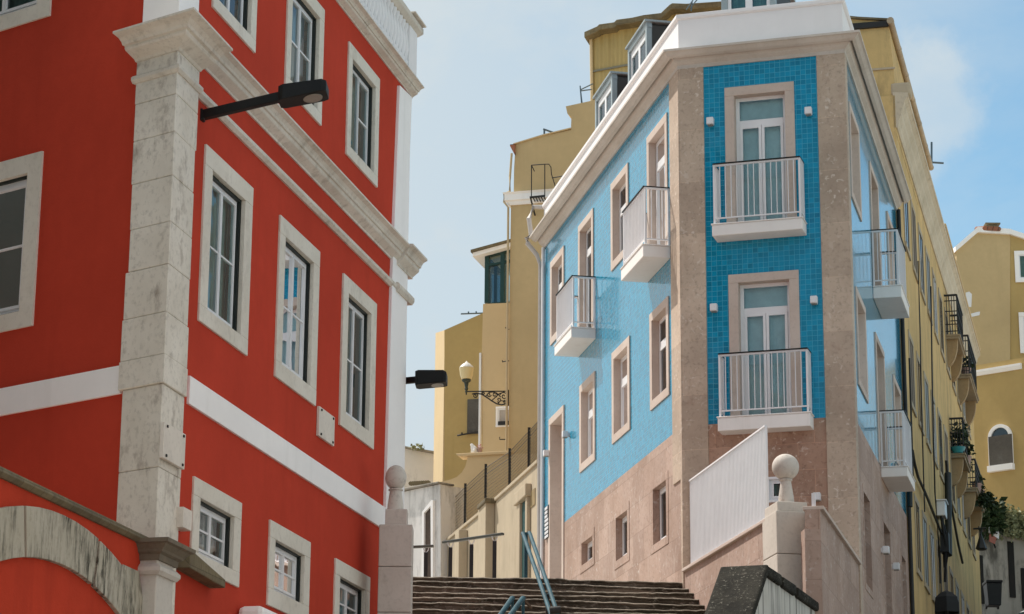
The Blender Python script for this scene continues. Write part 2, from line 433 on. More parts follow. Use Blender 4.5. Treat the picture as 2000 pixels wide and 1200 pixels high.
# ------------------------------------------------------------------ windows
def shrink(r, a, b, c, d): return (r[0] + a, r[1] - b, r[2] + c, r[3] - d)
def mid(o, i): return tuple((a + b) / 2 for a, b in zip(o, i))
def window(par, W, outer, inner, name='window', smat=None, fmat=None, leaves=2, transom=0.0, munt=0, proud=.03, rev=.12, casing=None, case_d=.12,
           fr=.055, curtain=None, gmat=None, sill=True, open_leaf=False, label=None):
    """outer/inner: s0,s1,z0,z1. Stone surround is the part, frame/pane/curtain its sub-parts"""
    s0, s1, z0, z1 = outer; a, b, c, d = inner
    m = MB()
    lo = -rev
    m.wbox(W, s0, s1, d, z1, lo, proud)
    if c > z0 + .01: m.wbox(W, s0, s1, z0, c, lo, proud)
    m.wbox(W, s0, a, c, d, lo, proud - .001).wbox(W, b, s1, c, d, lo, proud - .001)
    win = m.build(name, smat or LIME_S, par, bevel=.008, label=label)
    depth = rev
    if casing:
        k = MB(); e = .05
        k.wbox(W, a - e, a + .03, c - e, d + e, -rev - case_d, -rev - .002).wbox(W, b - .03, b + e, c - e, d + e, -rev - case_d, -rev - .002)
        k.wbox(W, a + .03, b - .03, d - .03, d + e, -rev - case_d, -rev - .002).wbox(W, a + .03, b - .03, c - e, c + .03, -rev - case_d, -rev - .002)
        k.build('casing', casing, win)
        a += .03; b -= .03; c += .03; d -= .03; depth = rev + case_d - .05
    fo0, fo1 = -depth - .05, -depth
    f = MB(); fm = fmat or WPVC
    zt = d
    f.wbox(W, a, b, d - fr, d, fo0, fo1).wbox(W, a, b, c, c + fr, fo0, fo1)
    f.wbox(W, a, a + fr, c + fr, d - fr, fo0, fo1 - .001).wbox(W, b - fr, b, c + fr, d - fr, fo0, fo1 - .001)
    if transom:
        zt = d - transom
        f.wbox(W, a + fr, b - fr, zt - fr * .8, zt + fr * .8, fo0, fo1 + .004)
    ca, cb = a + fr, b - fr; cc, cd_ = c + fr, (zt - fr * .8 if transom else d - fr)
    w = (cb - ca) / leaves; lf = fr * .8
    glass = [(ca, cb, cc, d - fr)]
    for i in range(leaves):
        x0, x1 = ca + i * w, ca + (i + 1) * w
        g = .004
        if open_leaf and i == 0: continue
        f.wbox(W, x0 + g, x0 + lf, cc, cd_, fo0 + .004, fo1 + .014).wbox(W, x1 - lf, x1 - g, cc, cd_, fo0 + .004, fo1 + .014)
        f.wbox(W, x0 + lf, x1 - lf, cc, cc + lf, fo0 + .004, fo1 + .013).wbox(W, x0 + lf, x1 - lf, cd_ - lf, cd_, fo0 + .004, fo1 + .013)
        for k in range(munt):
            z = cc + (cd_ - cc) * (k + 1) / (munt + 1)
            f.wbox(W, x0 + lf, x1 - lf, z - .012, z + .012, fo0 + .015, fo1 + .004)
    f.build('frame', fm, win, bevel=.004)
    gm = MB(); go = fo1 - .012
    gm.face([W.pt(ca - .01, cc - .01, go), W.pt(cb + .01, cc - .01, go), W.pt(cb + .01, d - fr + .01, go), W.pt(ca - .01, d - fr + .01, go)])
    gm.build('pane', gmat or GLASS, win)
    q = MB(); n = 26; oo = fo0 - .10; pts = []
    A, B = a - .06, b + .06
    for i in range(n + 1):
        s = A + (B - A) * i / n
        pts.append((s, oo - .03 * math.sin(i * 2.4) * (0 if curtain in (ROOM_DARK, BLIND) else 1)))
    for (p, o1), (p2, o2) in zip(pts, pts[1:]):
        q.face([W.pt(p, c - .1, o1), W.pt(p2, c - .1, o2), W.pt(p2, d + .1, o2), W.pt(p, d + .1, o1)])
    q.build('curtain' if curtain not in (ROOM_DARK, BLIND, None) else 'blind', curtain or ROOM_DARK, win)  # the dark sheet stands in for room shade, no blind hangs there
    if open_leaf:
        # inward opened casement leaf
        h = MB(); p0 = Vector((*(W.p + W.u * ca + W.n * fo0), 0)); dirv = (W.u * .80 - W.n * .34).normalized()
        V = Wall((p0.x, p0.y), 0); V.u = dirv; V.n = Vector((dirv.y, -dirv.x))
        h.wbox(V, 0, lf, cc, cd_, 0, .04).wbox(V, w - lf, w, cc, cd_, 0, .04).wbox(V, lf, w - lf, cc, cc + lf, 0, .039).wbox(V, lf, w - lf, cd_ - lf, cd_, 0, .039)
        h.build('casement', fm, win, bevel=.004)
    return win

def balcony(par, W, s0, s1, zb, zt, d, zrail, near='s1', nbars=9, name='balcony', label=None, sides=5):
    m = MB().wbox(W, s0, s1, zb, zt, .0, d)
    m.wbox(W, s0 - .02, s1 + .02, zt, zt + .025, 0, d + .02)
    b = m.build(name, WSLAB, par, bevel=.012, label=label)
    r = MB(); e = .04; zl = zt + .14; zz = zt + .025
    a, c, o = s0 + e, s1 - e, d - e
    t = .006; D = .036
    for s in (a, c):
        r.wbox(W, s - .018, s + .018, zz, zrail - .045, o - .036, o)
        r.wbox(W, s - .018, s + .018, zz, zrail - .045, .01, .04)
        for k in range(1, sides):
            oo = .04 + (o - .076) * k / sides
            r.wbox(W, s - D / 2, s + D / 2, zl + .012, zrail - .045, oo - t, oo + t)
        r.wbox(W, s - .016, s + .016, zl - .012, zl + .012, .04, o - .036)
        r.wbox(W, s - .020, s + .020, zrail - .045, zrail - .012, .0, o)
    for k in range(1, nbars):
        s = a + (c - a) * k / nbars
        r.wbox(W, s - t, s + t, zl + .012, zrail - .045, o - D, o)
    r.wbox(W, a + .018, c - .018, zl - .012, zl + .012, o - .034, o - .004)
    r.wbox(W, a + .020, c - .020, zrail - .045, zrail - .012, o - .038, o + .002)
    r.build('railing', WMET, b)
    h = MB()
    h.bar(W.pt(a - .02, zrail, o), W.pt(c + .02, zrail, o), .05, .022)
    for s in (a, c): h.bar(W.pt(s, zrail, 0), W.pt(s, zrail, o - .026), .05, .022)
    h.build('handrail', BLACK, b)
    return b
#@@PART2
# ------------------------------------------------------------------ RED HOUSE
c0 = at(330, 500, 28.0)                               # arris of the corner pilaster
QP = .08                                              # pilaster stands this proud of the plaster
_RL = Wall((c0.x, c0.y), -53.52 + 180); _RR = Wall((c0.x, c0.y), 13.19)
RL, RR = _RL.off(-QP), _RR.off(-QP)
# wall corner
def isect(A, B):
    d = (B.p - A.p); den = A.u.x * B.u.y - A.u.y * B.u.x
    return (d.x * B.u.y - d.y * B.u.x) / den
sc = isect(RL, RR); RL.p = RL.p + RL.u * sc; RR.p = RL.p.copy()
def top_z(W, x, y, o=0): return W.hit(x, y, o)[1]
sEnd = RR.hit(791, 800)[0]
sPil = RR.hit(763, 800)[0]
zB0 = (top_z(RR, 387, 800) + top_z(RR, 741.7, 1030) + top_z(RL, 233, 776)) / 3
zB1 = (top_z(RR, 367, 733) + top_z(RR, 751.7, 991.7) + top_z(RL, 236.7, 719)) / 3
zC0 = (top_z(RR, 660, 400) + top_z(RR, 770, 516.7)) / 2           # middle cornice, underside at the wall
CO = .26
zC1 = (top_z(RR, 726, 400, CO) + top_z(RR, 796.8, 471.5, CO)) / 2 # its top edge
zS0 = (top_z(RR, 640, 435, .07) + top_z(RR, 768.3, 557.7, .07)) / 2
zS1 = zS0 + .12
zU0 = (top_z(RR, 655, 0) + top_z(RR, 783, 166.7)) / 2
zU1 = (top_z(RR, 697, 0, .21) + top_z(RR, 803, 133, .21)) / 2
zPar = zU1 + 1.05
ZG = -2.0
red = thing('red_house', 'red plastered corner house with stone window surrounds and white cornices', 'house', (RR.p.x, RR.p.y, 0))
def rr(tl, tr, br, bl, W=RR, o=.03): return W.rect(tl, tr, br, bl, o)
def inn(outer, tl, br, W=RR, o=.03):
    a, b = W.hit(*tl, o), W.hit(*br, o)
    return (a[0], outer[1] - (a[0] - outer[0]) * 1.05, b[1], a[1])
RW = []
W1 = rr((403, 285), (495, 363), (485, 693), (390, 630)); RW.append((W1, inn(W1, (416.7, 333), (471.7, 655))))
W2 = rr((548, 421), (626, 490), (617.6, 792.7), (539.3, 737)); RW.append((W2, inn(W2, (559, 463), (606.7, 754))))
W3 = rr((671.7, 533), (736.7, 595), (730, 878), (665, 830)); RW.append((W3, inn(W3, (681.7, 572.7), (720.7, 842.7))))
T3 = rr((682.7, 82), (742.7, 153), (738, 365), (678, 303)); T3i = inn(T3, (690, 115), (730, 337))
def shift(r, s): return (r[0] + s, r[1] + s, r[2], r[3])
dT2 = RR.hit(558, 180, .03)[0] - T3[0]; dT1 = RR.hit(417, 16, .03)[0] - T3[0]
T2, T2i, T1, T1i = shift(T3, dT2), shift(T3i, dT2), shift(T3, dT1), shift(T3i, dT1)
G1 = rr((380, 930), (474, 983), (466.7, 1153), (374, 1098)); G1i = inn(G1, (392.7, 973), (455, 1113))
G2 = rr((529, 1016.7), (607.7, 1058), (603, 1222), (524, 1178)); G2i = inn(G2, (539, 1054), (591.7, 1180))
g3 = RR.hit(656.7, 1090, .03)[0] - G2[0]
G3, G3i = shift(G2, g3), shift(G2i, g3)
dz3 = RR.hit(656.7, 1090, .03)[1] - G2[3]
G3 = (G3[0], G3[1], G3[2] + dz3, G3[3] + dz3); G3i = (G3i[0], G3i[1], G3i[2] + dz3, G3i[3] + dz3)
wl = W2[1] - W2[0]
L1 = RL.rect((-40, 325), (82.3, 298), (61.7, 637), (-60, 660), .03); L1 = (L1[1] - wl * 1.08, L1[1], L1[2], L1[3])
l1t = RL.hit(53.5, 338, .03); l1b = RL.hit(36.7, 608, .03); sl = L1[1] - (l1t[0] + l1b[0]) / 2
L1i = (L1[0] + sl, L1[1] - sl, l1b[1], l1t[1])
b2 = RL.hit(96, 30, .03); hT = T3[3] - T3[2]
L2 = (b2[0] - wl * 1.08, b2[0], b2[1], b2[1] + hT); L2i = (L2[0] + sl, L2[1] - sl, L2[2] + .2, L2[3] - .2)
L0 = (L1[0] - 3.1, L1[1] - 3.1, L1[2], L1[3]); L0i = (L1i[0] - 3.1, L1i[1] - 3.1, L1i[2], L1i[3])
rset = RW + [(T1, T1i), (T2, T2i), (T3, T3i), (G1, G1i), (G2, G2i), (G3, G3i)]
lset = [(L1, L1i), (L2, L2i), (L0, L0i)]
m = MB()
m.grid(RR, 0, sEnd, ZG, zU1, [mid(o, i) for o, i in rset])
m.grid(RL, -15, 0, ZG, zU1, [mid(o, i) for o, i in lset])
E0 = RR.pt(sEnd, 0); nn = RR.n
E1 = E0 - Vector((nn.x, nn.y, 0)) * 9.5; A0 = RL.pt(-15, 0)
for a, b in ((E0, E1), (E1, A0)):
    m.face([(a.x, a.y, ZG), (b.x, b.y, ZG), (b.x, b.y, zU1), (a.x, a.y, zU1)])
m.build('wall', RED, red)
C0 = RR.pt(0, 0)
m = MB(); zr = zU1 - .05
m.face([(p.x, p.y, zr) for p in (A0, C0, E0, E1)])
m.build('roof', TERRA, red)
# windows
cur = [CURT_M, CURT_W, CURT_G, ROOM_DARK, CURT_W, CURT_G, CURT_W, CURT_W, CURT_W]
for k, (o, i) in enumerate(rset):
    small = k >= 6
    window(red, RR, o, i, casing=DKGREEN, case_d=.095, rev=.035, munt=1, fr=.042, curtain=cur[k], open_leaf=(k == 5), gmat=GLASSG if k in (0, 3, 5) else GLASS,
           label='window with its left casement standing open' if k == 5 else None)
for k, (o, i) in enumerate(lset):
    window(red, RL, o, i, casing=DKGREEN, case_d=.095, rev=.035, munt=1, fr=.05, curtain=ROOM_DARK if k != 1 else CURT_G)
# white band
m = MB(); b = .035
sq = RR.hit(368, 730, 0)[0] ; sql = RL.hit(238, 719, 0)[0]
m.wbox(RR, sq - .02, sPil - .01, zB0, zB1, -.02, b)
m.wbox(RL, -15, sql + .02, zB0, zB1, -.02, b)
m.build('band', WHITE, red, bevel=.006)
# corner pilaster of stacked limestone blocks with slightly uneven edges
def quoin_blocks(z0, z1, n, wl_, wr_, extra, mat, name, jag=.03):
    m = MB(); rnd = random.Random(3); zz = [z0 + (z1 - z0) * k / n + (rnd.uniform(-.06, .06) if 0 < k < n else 0) for k in range(n + 1)]
    L_, R_ = RL.off(QP + extra), RR.off(QP + extra)
    s = isect(L_, R_); cor = L_.p + L_.u * s
    for k in range(n):
        jl, jr = rnd.uniform(-jag, jag), rnd.uniform(-jag, jag)
        inset = .0015 * (k % 2)
        a = RL.p + RL.u * (wl_ + jl); d = RR.p + RR.u * (wr_ + jr)
        o = QP + extra - inset
        pa, pd = a + RL.n * o, d + RR.n * o
        LL, Rr = RL.off(o), RR.off(o); cc = LL.p + LL.u * isect(LL, Rr)
        P = [a - RL.n * .05, pa, cc, pd, d - RR.n * .05, RR.p - RL.n * .05 - RR.n * .05]
        za, zb = zz[k] + .0015, zz[k + 1] - .0015
        for i in range(6):
            p, q = P[i], P[(i + 1) % 6]
            m.face([(p.x, p.y, za), (q.x, q.y, za), (q.x, q.y, zb), (p.x, p.y, zb)], [((p - cc).length * (1 if i < 3 else 1), za), ((q - cc).length, za), ((q - cc).length, zb), ((p - cc).length, zb)])
        m.face([(p.x, p.y, za) for p in P]); m.face([(p.x, p.y, zb) for p in P])
    return m.build(name, mat, red, bevel=.012)
qL = (RL.hit(253, 400, QP)[0] + RL.hit(238, 700, QP)[0]) / 2
qR = (RR.hit(378, 400, QP)[0] + RR.hit(366, 700, QP)[0]) / 2
zq1 = RL.hit(345, 100, QP)[1]                          # underside of the capital
quoin_blocks(ZG, zB0 + .02, 11, qL, qR, -.02, LIME_Q, 'corner_pilaster')
quoin_blocks(zB0 + .02, zB1 + .02, 1, qL - .02, qR + .02, .01, LIME_Q, 'corner_pilaster')
quoin_blocks(zB1 + .02, zq1 + .05, 7, qL, qR, 0, LIME_Q, 'corner_pilaster')
quoin_blocks(zC1 - .05, zU0 + .1, 1, qL + .03, qR - .02, -.03, WHITE, 'corner_pilaster', 0)
# mouldings
def crown(zb, zt, d, o=0.0):
    h = zt - zb
    return [(-.05 + o, zb), (o + .02, zb), (o + .10 * d, zb + .10 * h), (o + .34 * d, zb + .26 * h), (o + .46 * d, zb + .34 * h), (o + .50 * d, zb + .42 * h), (o + .50 * d, zb + .52 * h),
            (o + .60 * d, zb + .54 * h), (o + .64 * d, zb + .66 * h), (o + .76 * d, zb + .80 * h), (o + .92 * d, zb + .87 * h), (o + d, zb + .90 * h), (o + d, zt), (-.05 + o, zt + .03)]
pR = lambda s: (RR.p + RR.u * s); pL = lambda s: (RL.p + RL.u * s)
m = MB().sweep([pR(qR + .1), pR(sEnd)], crown(zC0, zC1, CO))
# return of the cornice at the far corner
_n = RR.n
m.sweep([pR(sEnd), pR(sEnd) - _n * 1.2], crown(zC0, zC1, CO)) if False else None
m.build('cornice', CORN, red)
m = MB().sweep([pR(sPil), pR(sEnd + .05)], crown(zC0 - .03, zC1 + .012, CO, .05))
m.build('cornice', CORN, red)
# capital over the corner pilaster, wrapping both faces
zk0 = zq1; zk1 = RL.hit(365, 18, QP + .42)[1]
m = MB().sweep([pL(qL), RL.p, pR(qR)], crown(zk0, zk1, .42, QP))
m.build('capital', CORN, red)
# astragal ring below the capital, running on as the string course
za = RL.hit(345, 130, QP + .05)[1]
sc_prof = lambda z0, z1, o, e: [(-.05, z0), (o + e * .4, z0), (o + e, z0 + (z1 - z0) * .35), (o + e, z0 + (z1 - z0) * .75), (o + e * .5, z1), (-.05, z1 + .01)]
MB().sweep([pL(qL - .03), RL.p, pR(qR + .03)], sc_prof(za - .05, za + .045, QP, .05)).build('necking', CORN, red)
MB().sweep([pR(qR + .03), pR(sEnd + .02)], sc_prof(zS0, zS1, .0, .07)).build('string_course', CORN, red)
MB().sweep([pR(sPil - .02), pR(sEnd + .04)], sc_prof(zS0 - .01, zS1 + .012, .052, .06)).build('string_course', CORN, red)
# white pilaster at the far end, wider towards its foot
zlow = RR.hit(755, 985)[1]
pil = [RR.hit(752, 990, .05), RR.hit(792, 990, .05), RR.hit(793.5, 700, .05), RR.hit(801, 300, .05), RR.hit(805, 190, .05), RR.hit(781.7, 167, .05), RR.hit(766.7, 546, .05)]
pil = [(min(s, sEnd + .02), z) for s, z in pil]
pil[0] = (pil[0][0], zlow - 3)
pil[1] = (pil[1][0], zlow - 3)
MB().wprism(RR, pil, -.6, .05).build('end_pilaster', WHITE, red, bevel=.01)
# upper cornice and parapet with panels, posts and a coping
MB().sweep([pL(-15), RL.p, pR(sEnd + .05)], crown(zU0, zU1, .21)).build('cornice', CORN, red)
m = MB()
m.sweep([pL(-15), RL.p, pR(sEnd), pR(sEnd) - _n * 3], [(-.20, zU1 - .02), (.02, zU1 - .02), (.02, zPar - .16), (-.20, zPar - .16)])
m.sweep([pL(-15), RL.p, pR(sEnd), pR(sEnd) - _n * 3], [(-.22, zU1 + .0), (.10, zU1 + .0), (.10, zU1 + .16), (.03, zU1 + .2), (-.22, zU1 + .2)])
par = m.build('parapet', WHITE_P, red)
for s in (.25, 3.0, 5.9, sEnd - .22):
    MB().wbox(RR, s - .22, s + .22, zU1 + .16, zPar - .15, -.25, .09).build('post', WHITE_P, par, bevel=.012)
bz0, bz1 = zU1 + .2, zPar - .16
for a, b in ((.47, 2.78), (3.22, 5.68), (6.12, sEnd - .44)):
    n = int((b - a) / .17); m = MB()
    for k in range(n):
        c = RR.pt(a + (b - a) * (k + .5) / n, bz0, .035); h = bz1 - bz0
        m.lathe(c, [(.045, 0), (.05, .06 * h), (.03, .12 * h), (.062, .36 * h), (.045, .6 * h), (.028, .8 * h), (.05, .93 * h), (.05, h)], 8)
    m.build('baluster_row', WHITE_P, par, smooth=True)
m = MB().sweep([pL(-15), RL.p, pR(sEnd + .02), pR(sEnd + .02) - _n * 3.1], [(-.28, zPar - .16), (.08, zPar - .16), (.15, zPar - .09), (.15, zPar), (-.28, zPar + .02)])
m.wbox(RR, sEnd - .52, sEnd + .16, zPar + .02, zPar + .05, -.3, .2)
m.build('coping', CORN, par, bevel=.01)

# plaques, box
def plaque(name, W, quad, o, d, label, cat, m_=MARB, bolts=True, group=None):
    s0, s1, z0, z1 = W.rect(*quad, o + d)
    c = W.pt((s0 + s1) / 2, z0, o)
    t = thing(name, label, cat, c, group)
    MB().wbox(W, s0, s1, z0, z1, o + .002, o + d).build('slab', m_, t, bevel=.004)
    if bolts:
        for s in (s0 + (s1 - s0) * .12, s1 - (s1 - s0) * .12):
            for z in (z0 + (z1 - z0) * .09, z1 - (z1 - z0) * .09):
                MB().wbox(W, s - .016, s + .016, z - .016, z + .016, o + d + .001, o + d + .018).build('bolt', IRON, t, bevel=.006)
    return t
plaque('stone_plaque', RR, ((322, 823), (363, 850), (360.5, 918), (318, 893)), QP, .05, 'blank white marble plaque bolted to the limestone corner pilaster', 'plaque')
plaque('stone_plaque', RR, ((624.6, 795), (655, 815), (652, 870), (622, 852)), 0, .04, 'small bolted marble plaque on red wall between two tall windows', 'plaque')
plaque('utility_box', RR, ((359, 991), (376, 998), (374, 1037), (357, 1030)), 0, .14, 'pale meter box on red wall beside the lowest left window', 'meter box', MARB, False)

# ------------------------------------------------------------------ garden wall with blind arch, running on from the corner towards the camera
GW = RR.off(.16)
gtop = (GW.hit(290, 1050, .06)[1] + GW.hit(0, 905, .06)[1]) / 2
gs0 = GW.hit(-160, 900)[0]; gs1 = GW.hit(296, 1100)[0]
gw = thing('garden_wall', 'red garden wall with blind stone arch and mossy coping beside the corner house', 'wall', GW.pt(gs1, 0))
pts = [GW.hit(*p, .05) for p in ((0, 992), (42.5, 988), (93.5, 993), (170, 1036), (210, 1072.6), (241, 1104))]
pin = [GW.hit(*p, .05) for p in ((0, 1098), (42.5, 1089.6), (85, 1091), (127.6, 1105), (161.6, 1123.6), (198, 1156), (228, 1191.6))]
def circ(P):
    # least squares circle
    import numpy as np
    A = np.array([[2 * s, 2 * z, 1] for s, z in P]); b = np.array([s * s + z * z for s, z in P])
    x = np.linalg.lstsq(A, b, rcond=None)[0]
    return x[0], x[1], math.sqrt(x[2] + x[0] ** 2 + x[1] ** 2)
co, ci = circ(pts), circ(pin)
print('arch', co, ci)
cs, cz = (co[0] + ci[0]) / 2, (co[1] + ci[1]) / 2
ro = sum(math.hypot(s - cs, z - cz) for s, z in pts) / len(pts); ri = sum(math.hypot(s - cs, z - cz) for s, z in pin) / len(pin)
m = MB().wbox(GW, gs0, gs1, ZG, gtop - .09, -.45, 0)
m.build('wall', RED_OLD, gw)
def _arch():
    m = M('streaked_arch_stone', .85, .25)
    n1 = m.noise(.9, 5, .6); s = m.noise(1.0, 8, .75, stretch=(15, 15, 2.6)); s2 = m.noise(1.0, 6, .65, stretch=(1.6, 1.6, .7)); n2 = m.noise(16, 5, .7)
    c = m.mix(m.ramp(n1, .3, .7), (.50, .47, .39), (.40, .37, .29))
    g = m.math('MULTIPLY', m.ramp(s, .44, .58), m.ramp(s2, .40, .56))
    c = m.mix(m.math('MULTIPLY', g, .95), c, (.04, .038, .026))
    c = m.mix(m.ramp(n2, .55, .75, 0, .4), c, (.16, .14, .09))
    m.color(c); m.bump(n2, .5, .015); m.bump(s, .5, .02)
    return m.m
ARCHM = _arch()
m = MB(); n = 9
def ap(r, t): return (cs + r * math.cos(t), cz + r * math.sin(t))
for k in range(n):
    t0, t1 = math.pi * k / n + .006, math.pi * (k + 1) / n - .006
    seg = 6; P = [ap(ro, t0 + (t1 - t0) * j / seg) for j in range(seg + 1)] + [ap(ri, t1 - (t1 - t0) * j / seg) for j in range(seg + 1)]
    m.wprism(GW, P, -.02, .05 + .004 * (k % 3))
for sgn in (-1, 1):
    a, b = sorted((cs + sgn * ri, cs + sgn * ro))
    m.wbox(GW, a, b, ZG, cz - .01, -.02, .05)
a0, a1 = GW.hit(241, 1104, .05), GW.hit(272, 1118, .05)
m.wprism(GW, [(ap(ro, .30)[0] - .1, ap(ro, .30)[1]), a0, a1, (a1[0], cz - 1.5), (cs + ro - .02, cz - 1.5)], -.02, .046)
m.build('arch', ARCHM, gw, bevel=.008)
m = MB().sweep([(GW.p + GW.u * gs0), (GW.p + GW.u * (gs1 + .02))], [(-.5, gtop - .10), (.03, gtop - .10), (.07, gtop - .06), (.06, gtop - .01), (-.5, gtop + .04)])
m.build('coping', OLDROOF, gw, bevel=.006)
# pier at its end with a moulded capital
GP = GW
p0, p1 = GW.hit(305, 1150, .20)[0], GW.hit(338, 1150, .20)[0]
zc0 = GW.hit(345, 1103, .26)[1]; zc1 = GW.hit(322, 1046, .38)[1]
m = MB().wbox(GW, p0, p1, ZG, zc0 + .02, -.02, .20)
pier = m.build('pier', LIME, gw, bevel=.015)
P = lambda s, o: GW.p + GW.u * s + GW.n * o
ring = lambda e, prof: MB().sweep([P(p0 - e, -.02), P(p0 - e, .20 + e), P(p1 + e, .20 + e), P(p1 + e, -.02)], prof)
ring(0, [(-.1, zc0 - .18), (.03, zc0 - .18), (.06, zc0 - .14), (.06, zc0 - .10), (.02, zc0 - .06), (-.1, zc0 - .06)]).build('necking', LIME, gw)
hh = zc1 - zc0
m = ring(0, [(-.12, zc0 - .02), (.03, zc0 - .02), (.04, zc0 + .22 * hh), (.08, zc0 + .32 * hh), (.09, zc0 + .45 * hh), (.14, zc0 + .72 * hh), (.18, zc0 + .78 * hh), (.185, zc1), (-.12, zc1)])
m.face([GW.pt(s, zc1 - .002, o) for s, o in ((p0 - .1, -.02), (p0 - .1, .3), (p1 + .1, .3), (p1 + .1, -.02))])
m.build('capital', stone('mossy_capital_stone', (.20, .165, .115), (.12, .10, .075), .6, .5, (.3, .2, .14), None, .5), gw)
# short broken coping that slopes on past the ground floor window
k0, k1 = RR.hit(372, 1072, .2), RR.hit(441, 1133, .2)
m = MB().wprism(RR, [k0, (k0[0], k0[1] - .22), (k1[0], k1[1] - .10), (k1[0], k1[1])], .0, .2)
m.build('broken_coping', OLDROOF, gw, bevel=.012)
# low white wall end in front of the second ground floor window
q0, q1 = RR.hit(513, 1182, .35), RR.hit(566, 1208, .35)
lw = thing('low_wall', 'rounded white cap of a low wall under the second ground floor window', 'wall', RR.pt(q0[0], 0, .2))
MB().wbox(RR, q0[0], q1[0] + .3, ZG, q0[1], .02, .36).build('wall', WHITE, lw, bevel=.07)

# ------------------------------------------------------------------ PEDESTALS with ball finials
def pedestal(label, px0, px1, py_top, Y, rot, blocks, ball, mat_):
    pass
PD = 35.9
pc = at(771, 1000, PD)
ped = thing('stone_pedestal', 'tall stone pedestal with egg shaped finial at the left of the steps', 'pedestal', (pc.x, pc.y, 0))
def pxw(x0, x1, y, Y): return (at(x1, y, Y) - at(x0, y, Y)).x
ztop, zst = at(775, 992, PD).z, at(775, 1024, PD).z
wA, wB = pxw(752, 795, 1005, PD), pxw(739, 804.5, 1100, PD)
xA = (at(752, 1005, PD).x + at(795, 1005, PD).x) / 2; xB = (at(739, 1100, PD).x + at(804.5, 1100, PD).x) / 2
m = MB().box((xA, PD + wB / 2, (ztop + zst) / 2 - .1), (wA, wA, ztop - zst + .2), 0)
zz = zst
for h in (.62, .66, .70, .8, .8, 3.0, 3.0):
    m.box((xB, PD + wB / 2, zz - h / 2), (wB, wB, h - .006), 0); zz -= h
m.build('plinth', stone('pink_grey_pedestal_stone', (.57, .51, .46), (.48, .425, .375), .4, .55, (.25, .19, .15), None, .3), ped, bevel=.014)
zn = at(771, 950, PD).z; zb1 = at(771, 901, PD).z; rb = pxw(751, 793, 925, PD) / 2
cx = at(771.5, 950, PD).x
def finial(t, c, zbase, zneck, ztop_, r, rn0, rn1, mat_):
    n = zneck - zbase
    MB().lathe((c[0], c[1], zbase), [(rn0 * 1.02, -.01), (rn0, 0), (rn0 * .93, n * .3), (rn1 * 1.02, n * .85), (rn1, n * .93), (rn1 * 1.22, n * .95), (rn1 * 1.22, n), (0, n)], 32).build('neck', mat_, t, smooth=True)
    hb = ztop_ - zneck; prof = []
    for k in range(0, 19):
        a = -math.pi / 2 + math.pi * k / 18
        prof.append((max(0, r * math.cos(a)) if k not in (0, 18) else 0, hb / 2 + hb / 2 * math.sin(a) - .0))
    MB().lathe((c[0], c[1], zneck - .012), prof, 40).build('ball', mat_, t, smooth=True)
FIN = stone('finial_stone', (.62, .575, .515), (.50, .45, .40), .6, .75, (.24, .18, .14), None, .2)
finial(ped, (cx, PD + wB / 2), ztop, zn, zb1, rb, rb * .78, rb * .56, FIN)

# ------------------------------------------------------------------ BLUE HOUSE
ra = at(1662, 600, 45.0)
BF0 = Wall((ra.x, ra.y), 107.0)
sL = BF0.hit(1333, 800)[0]
la = BF0.pt(sL, 0)
BL = Wall((la.x, la.y), 168.68); BF = Wall((la.x, la.y), 107.0); BR = Wall((ra.x, ra.y), 14.08)
WF = (ra - la).xy.length
sFar = BL.hit(1061, 800)[0]                            # negative
sRE = BR.hit(1771, 1000)[0]
zT = (BL.hit(1320, 844.8)[1] + BL.hit(1103, 1021.5)[1] + BF.hit(1381.7, 827.8)[1] + BF.hit(1615, 814.5)[1]) / 4   # foot of the tiles
zK0 = (BL.hit(1313.75, 153.75)[1] + BL.hit(1203, 300)[1] + BF.hit(1372, 128)[1] + BF.hit(1595.7, 104.5)[1]) / 4     # head of the tiles
BCO = .36
zK1 = (BF.hit(1400, 86.5, BCO)[1] + BF.hit(1600, 66, BCO)[1]) / 2
zP1 = (BF.hit(1331, 26, .02)[1] + BF.hit(1640, 0, .02)[1]) / 2
print('zT', zT, 'zK', zK0, zK1, zP1, 'WF', WF, sFar, sRE, 'BL ends', BL.hit(1320, 844.8), BF.hit(1381.7, 827.8))
bl = thing('blue_house', 'narrow corner house faced in glossy teal tiles with pink stone base and white balconies', 'house', (la.x, la.y, 0))
def R4(W, tl, tr, br, bl_): return W.rect(tl, tr, br, bl_, .02)
# left side: four bays
a0_, a1_ = BL.hit(1262.7, 271.7, .02), BL.hit(1301.7, 218, .02)
b_ = R4(BL, (1192.7, 360), (1226.7, 320), (1226, 492), (1193, 531.7))
bayw = b_[1] - b_[0]; ztop3 = b_[3]
eS = R4(BL, (1269, 613.7), (1305.5, 575.8), (1305.5, 771), (1269, 802.6))
fS = R4(BL, (1194.8, 694), (1229, 655), (1229.7, 838), (1195, 865))
gS = R4(BL, (1131.5, 756.6), (1161.5, 723), (1161.5, 902.5), (1131.7, 925))
dS = R4(BL, (1074, 515), (1100.7, 481.7), (1100.7, 650), (1075, 670.6))
cS0, cS1 = BL.hit(1129, 445, .02)[0], BL.hit(1158, 405, .02)[0]
hS0, hS1 = BL.hit(1072, 822, .02), BL.hit(1101, 788.7, .02)
print('bays', [tuple(round(q, 2) for q in r) for r in (b_, eS, fS, gS, dS)], a0_, a1_, cS0, cS1, hS0, hS1)
sw = .17                                                # surround width
def ins(o, w=sw, base=True): return (o[0] + w, o[1] - w, o[2] + (w if base else 0), o[3] - w)
z3t = (a1_[1] + b_[3]) / 2
midt = (eS[3] + fS[3] + gS[3]) / 3; midb = (eS[2] + fS[2] + gS[2]) / 3
x1 = lambda s0, s1, t, b: (s0, s1, b, t)
bA0 = BL.hit(1265, 553)[0]; bA1 = BL.hit(1309.6, 482)[0]
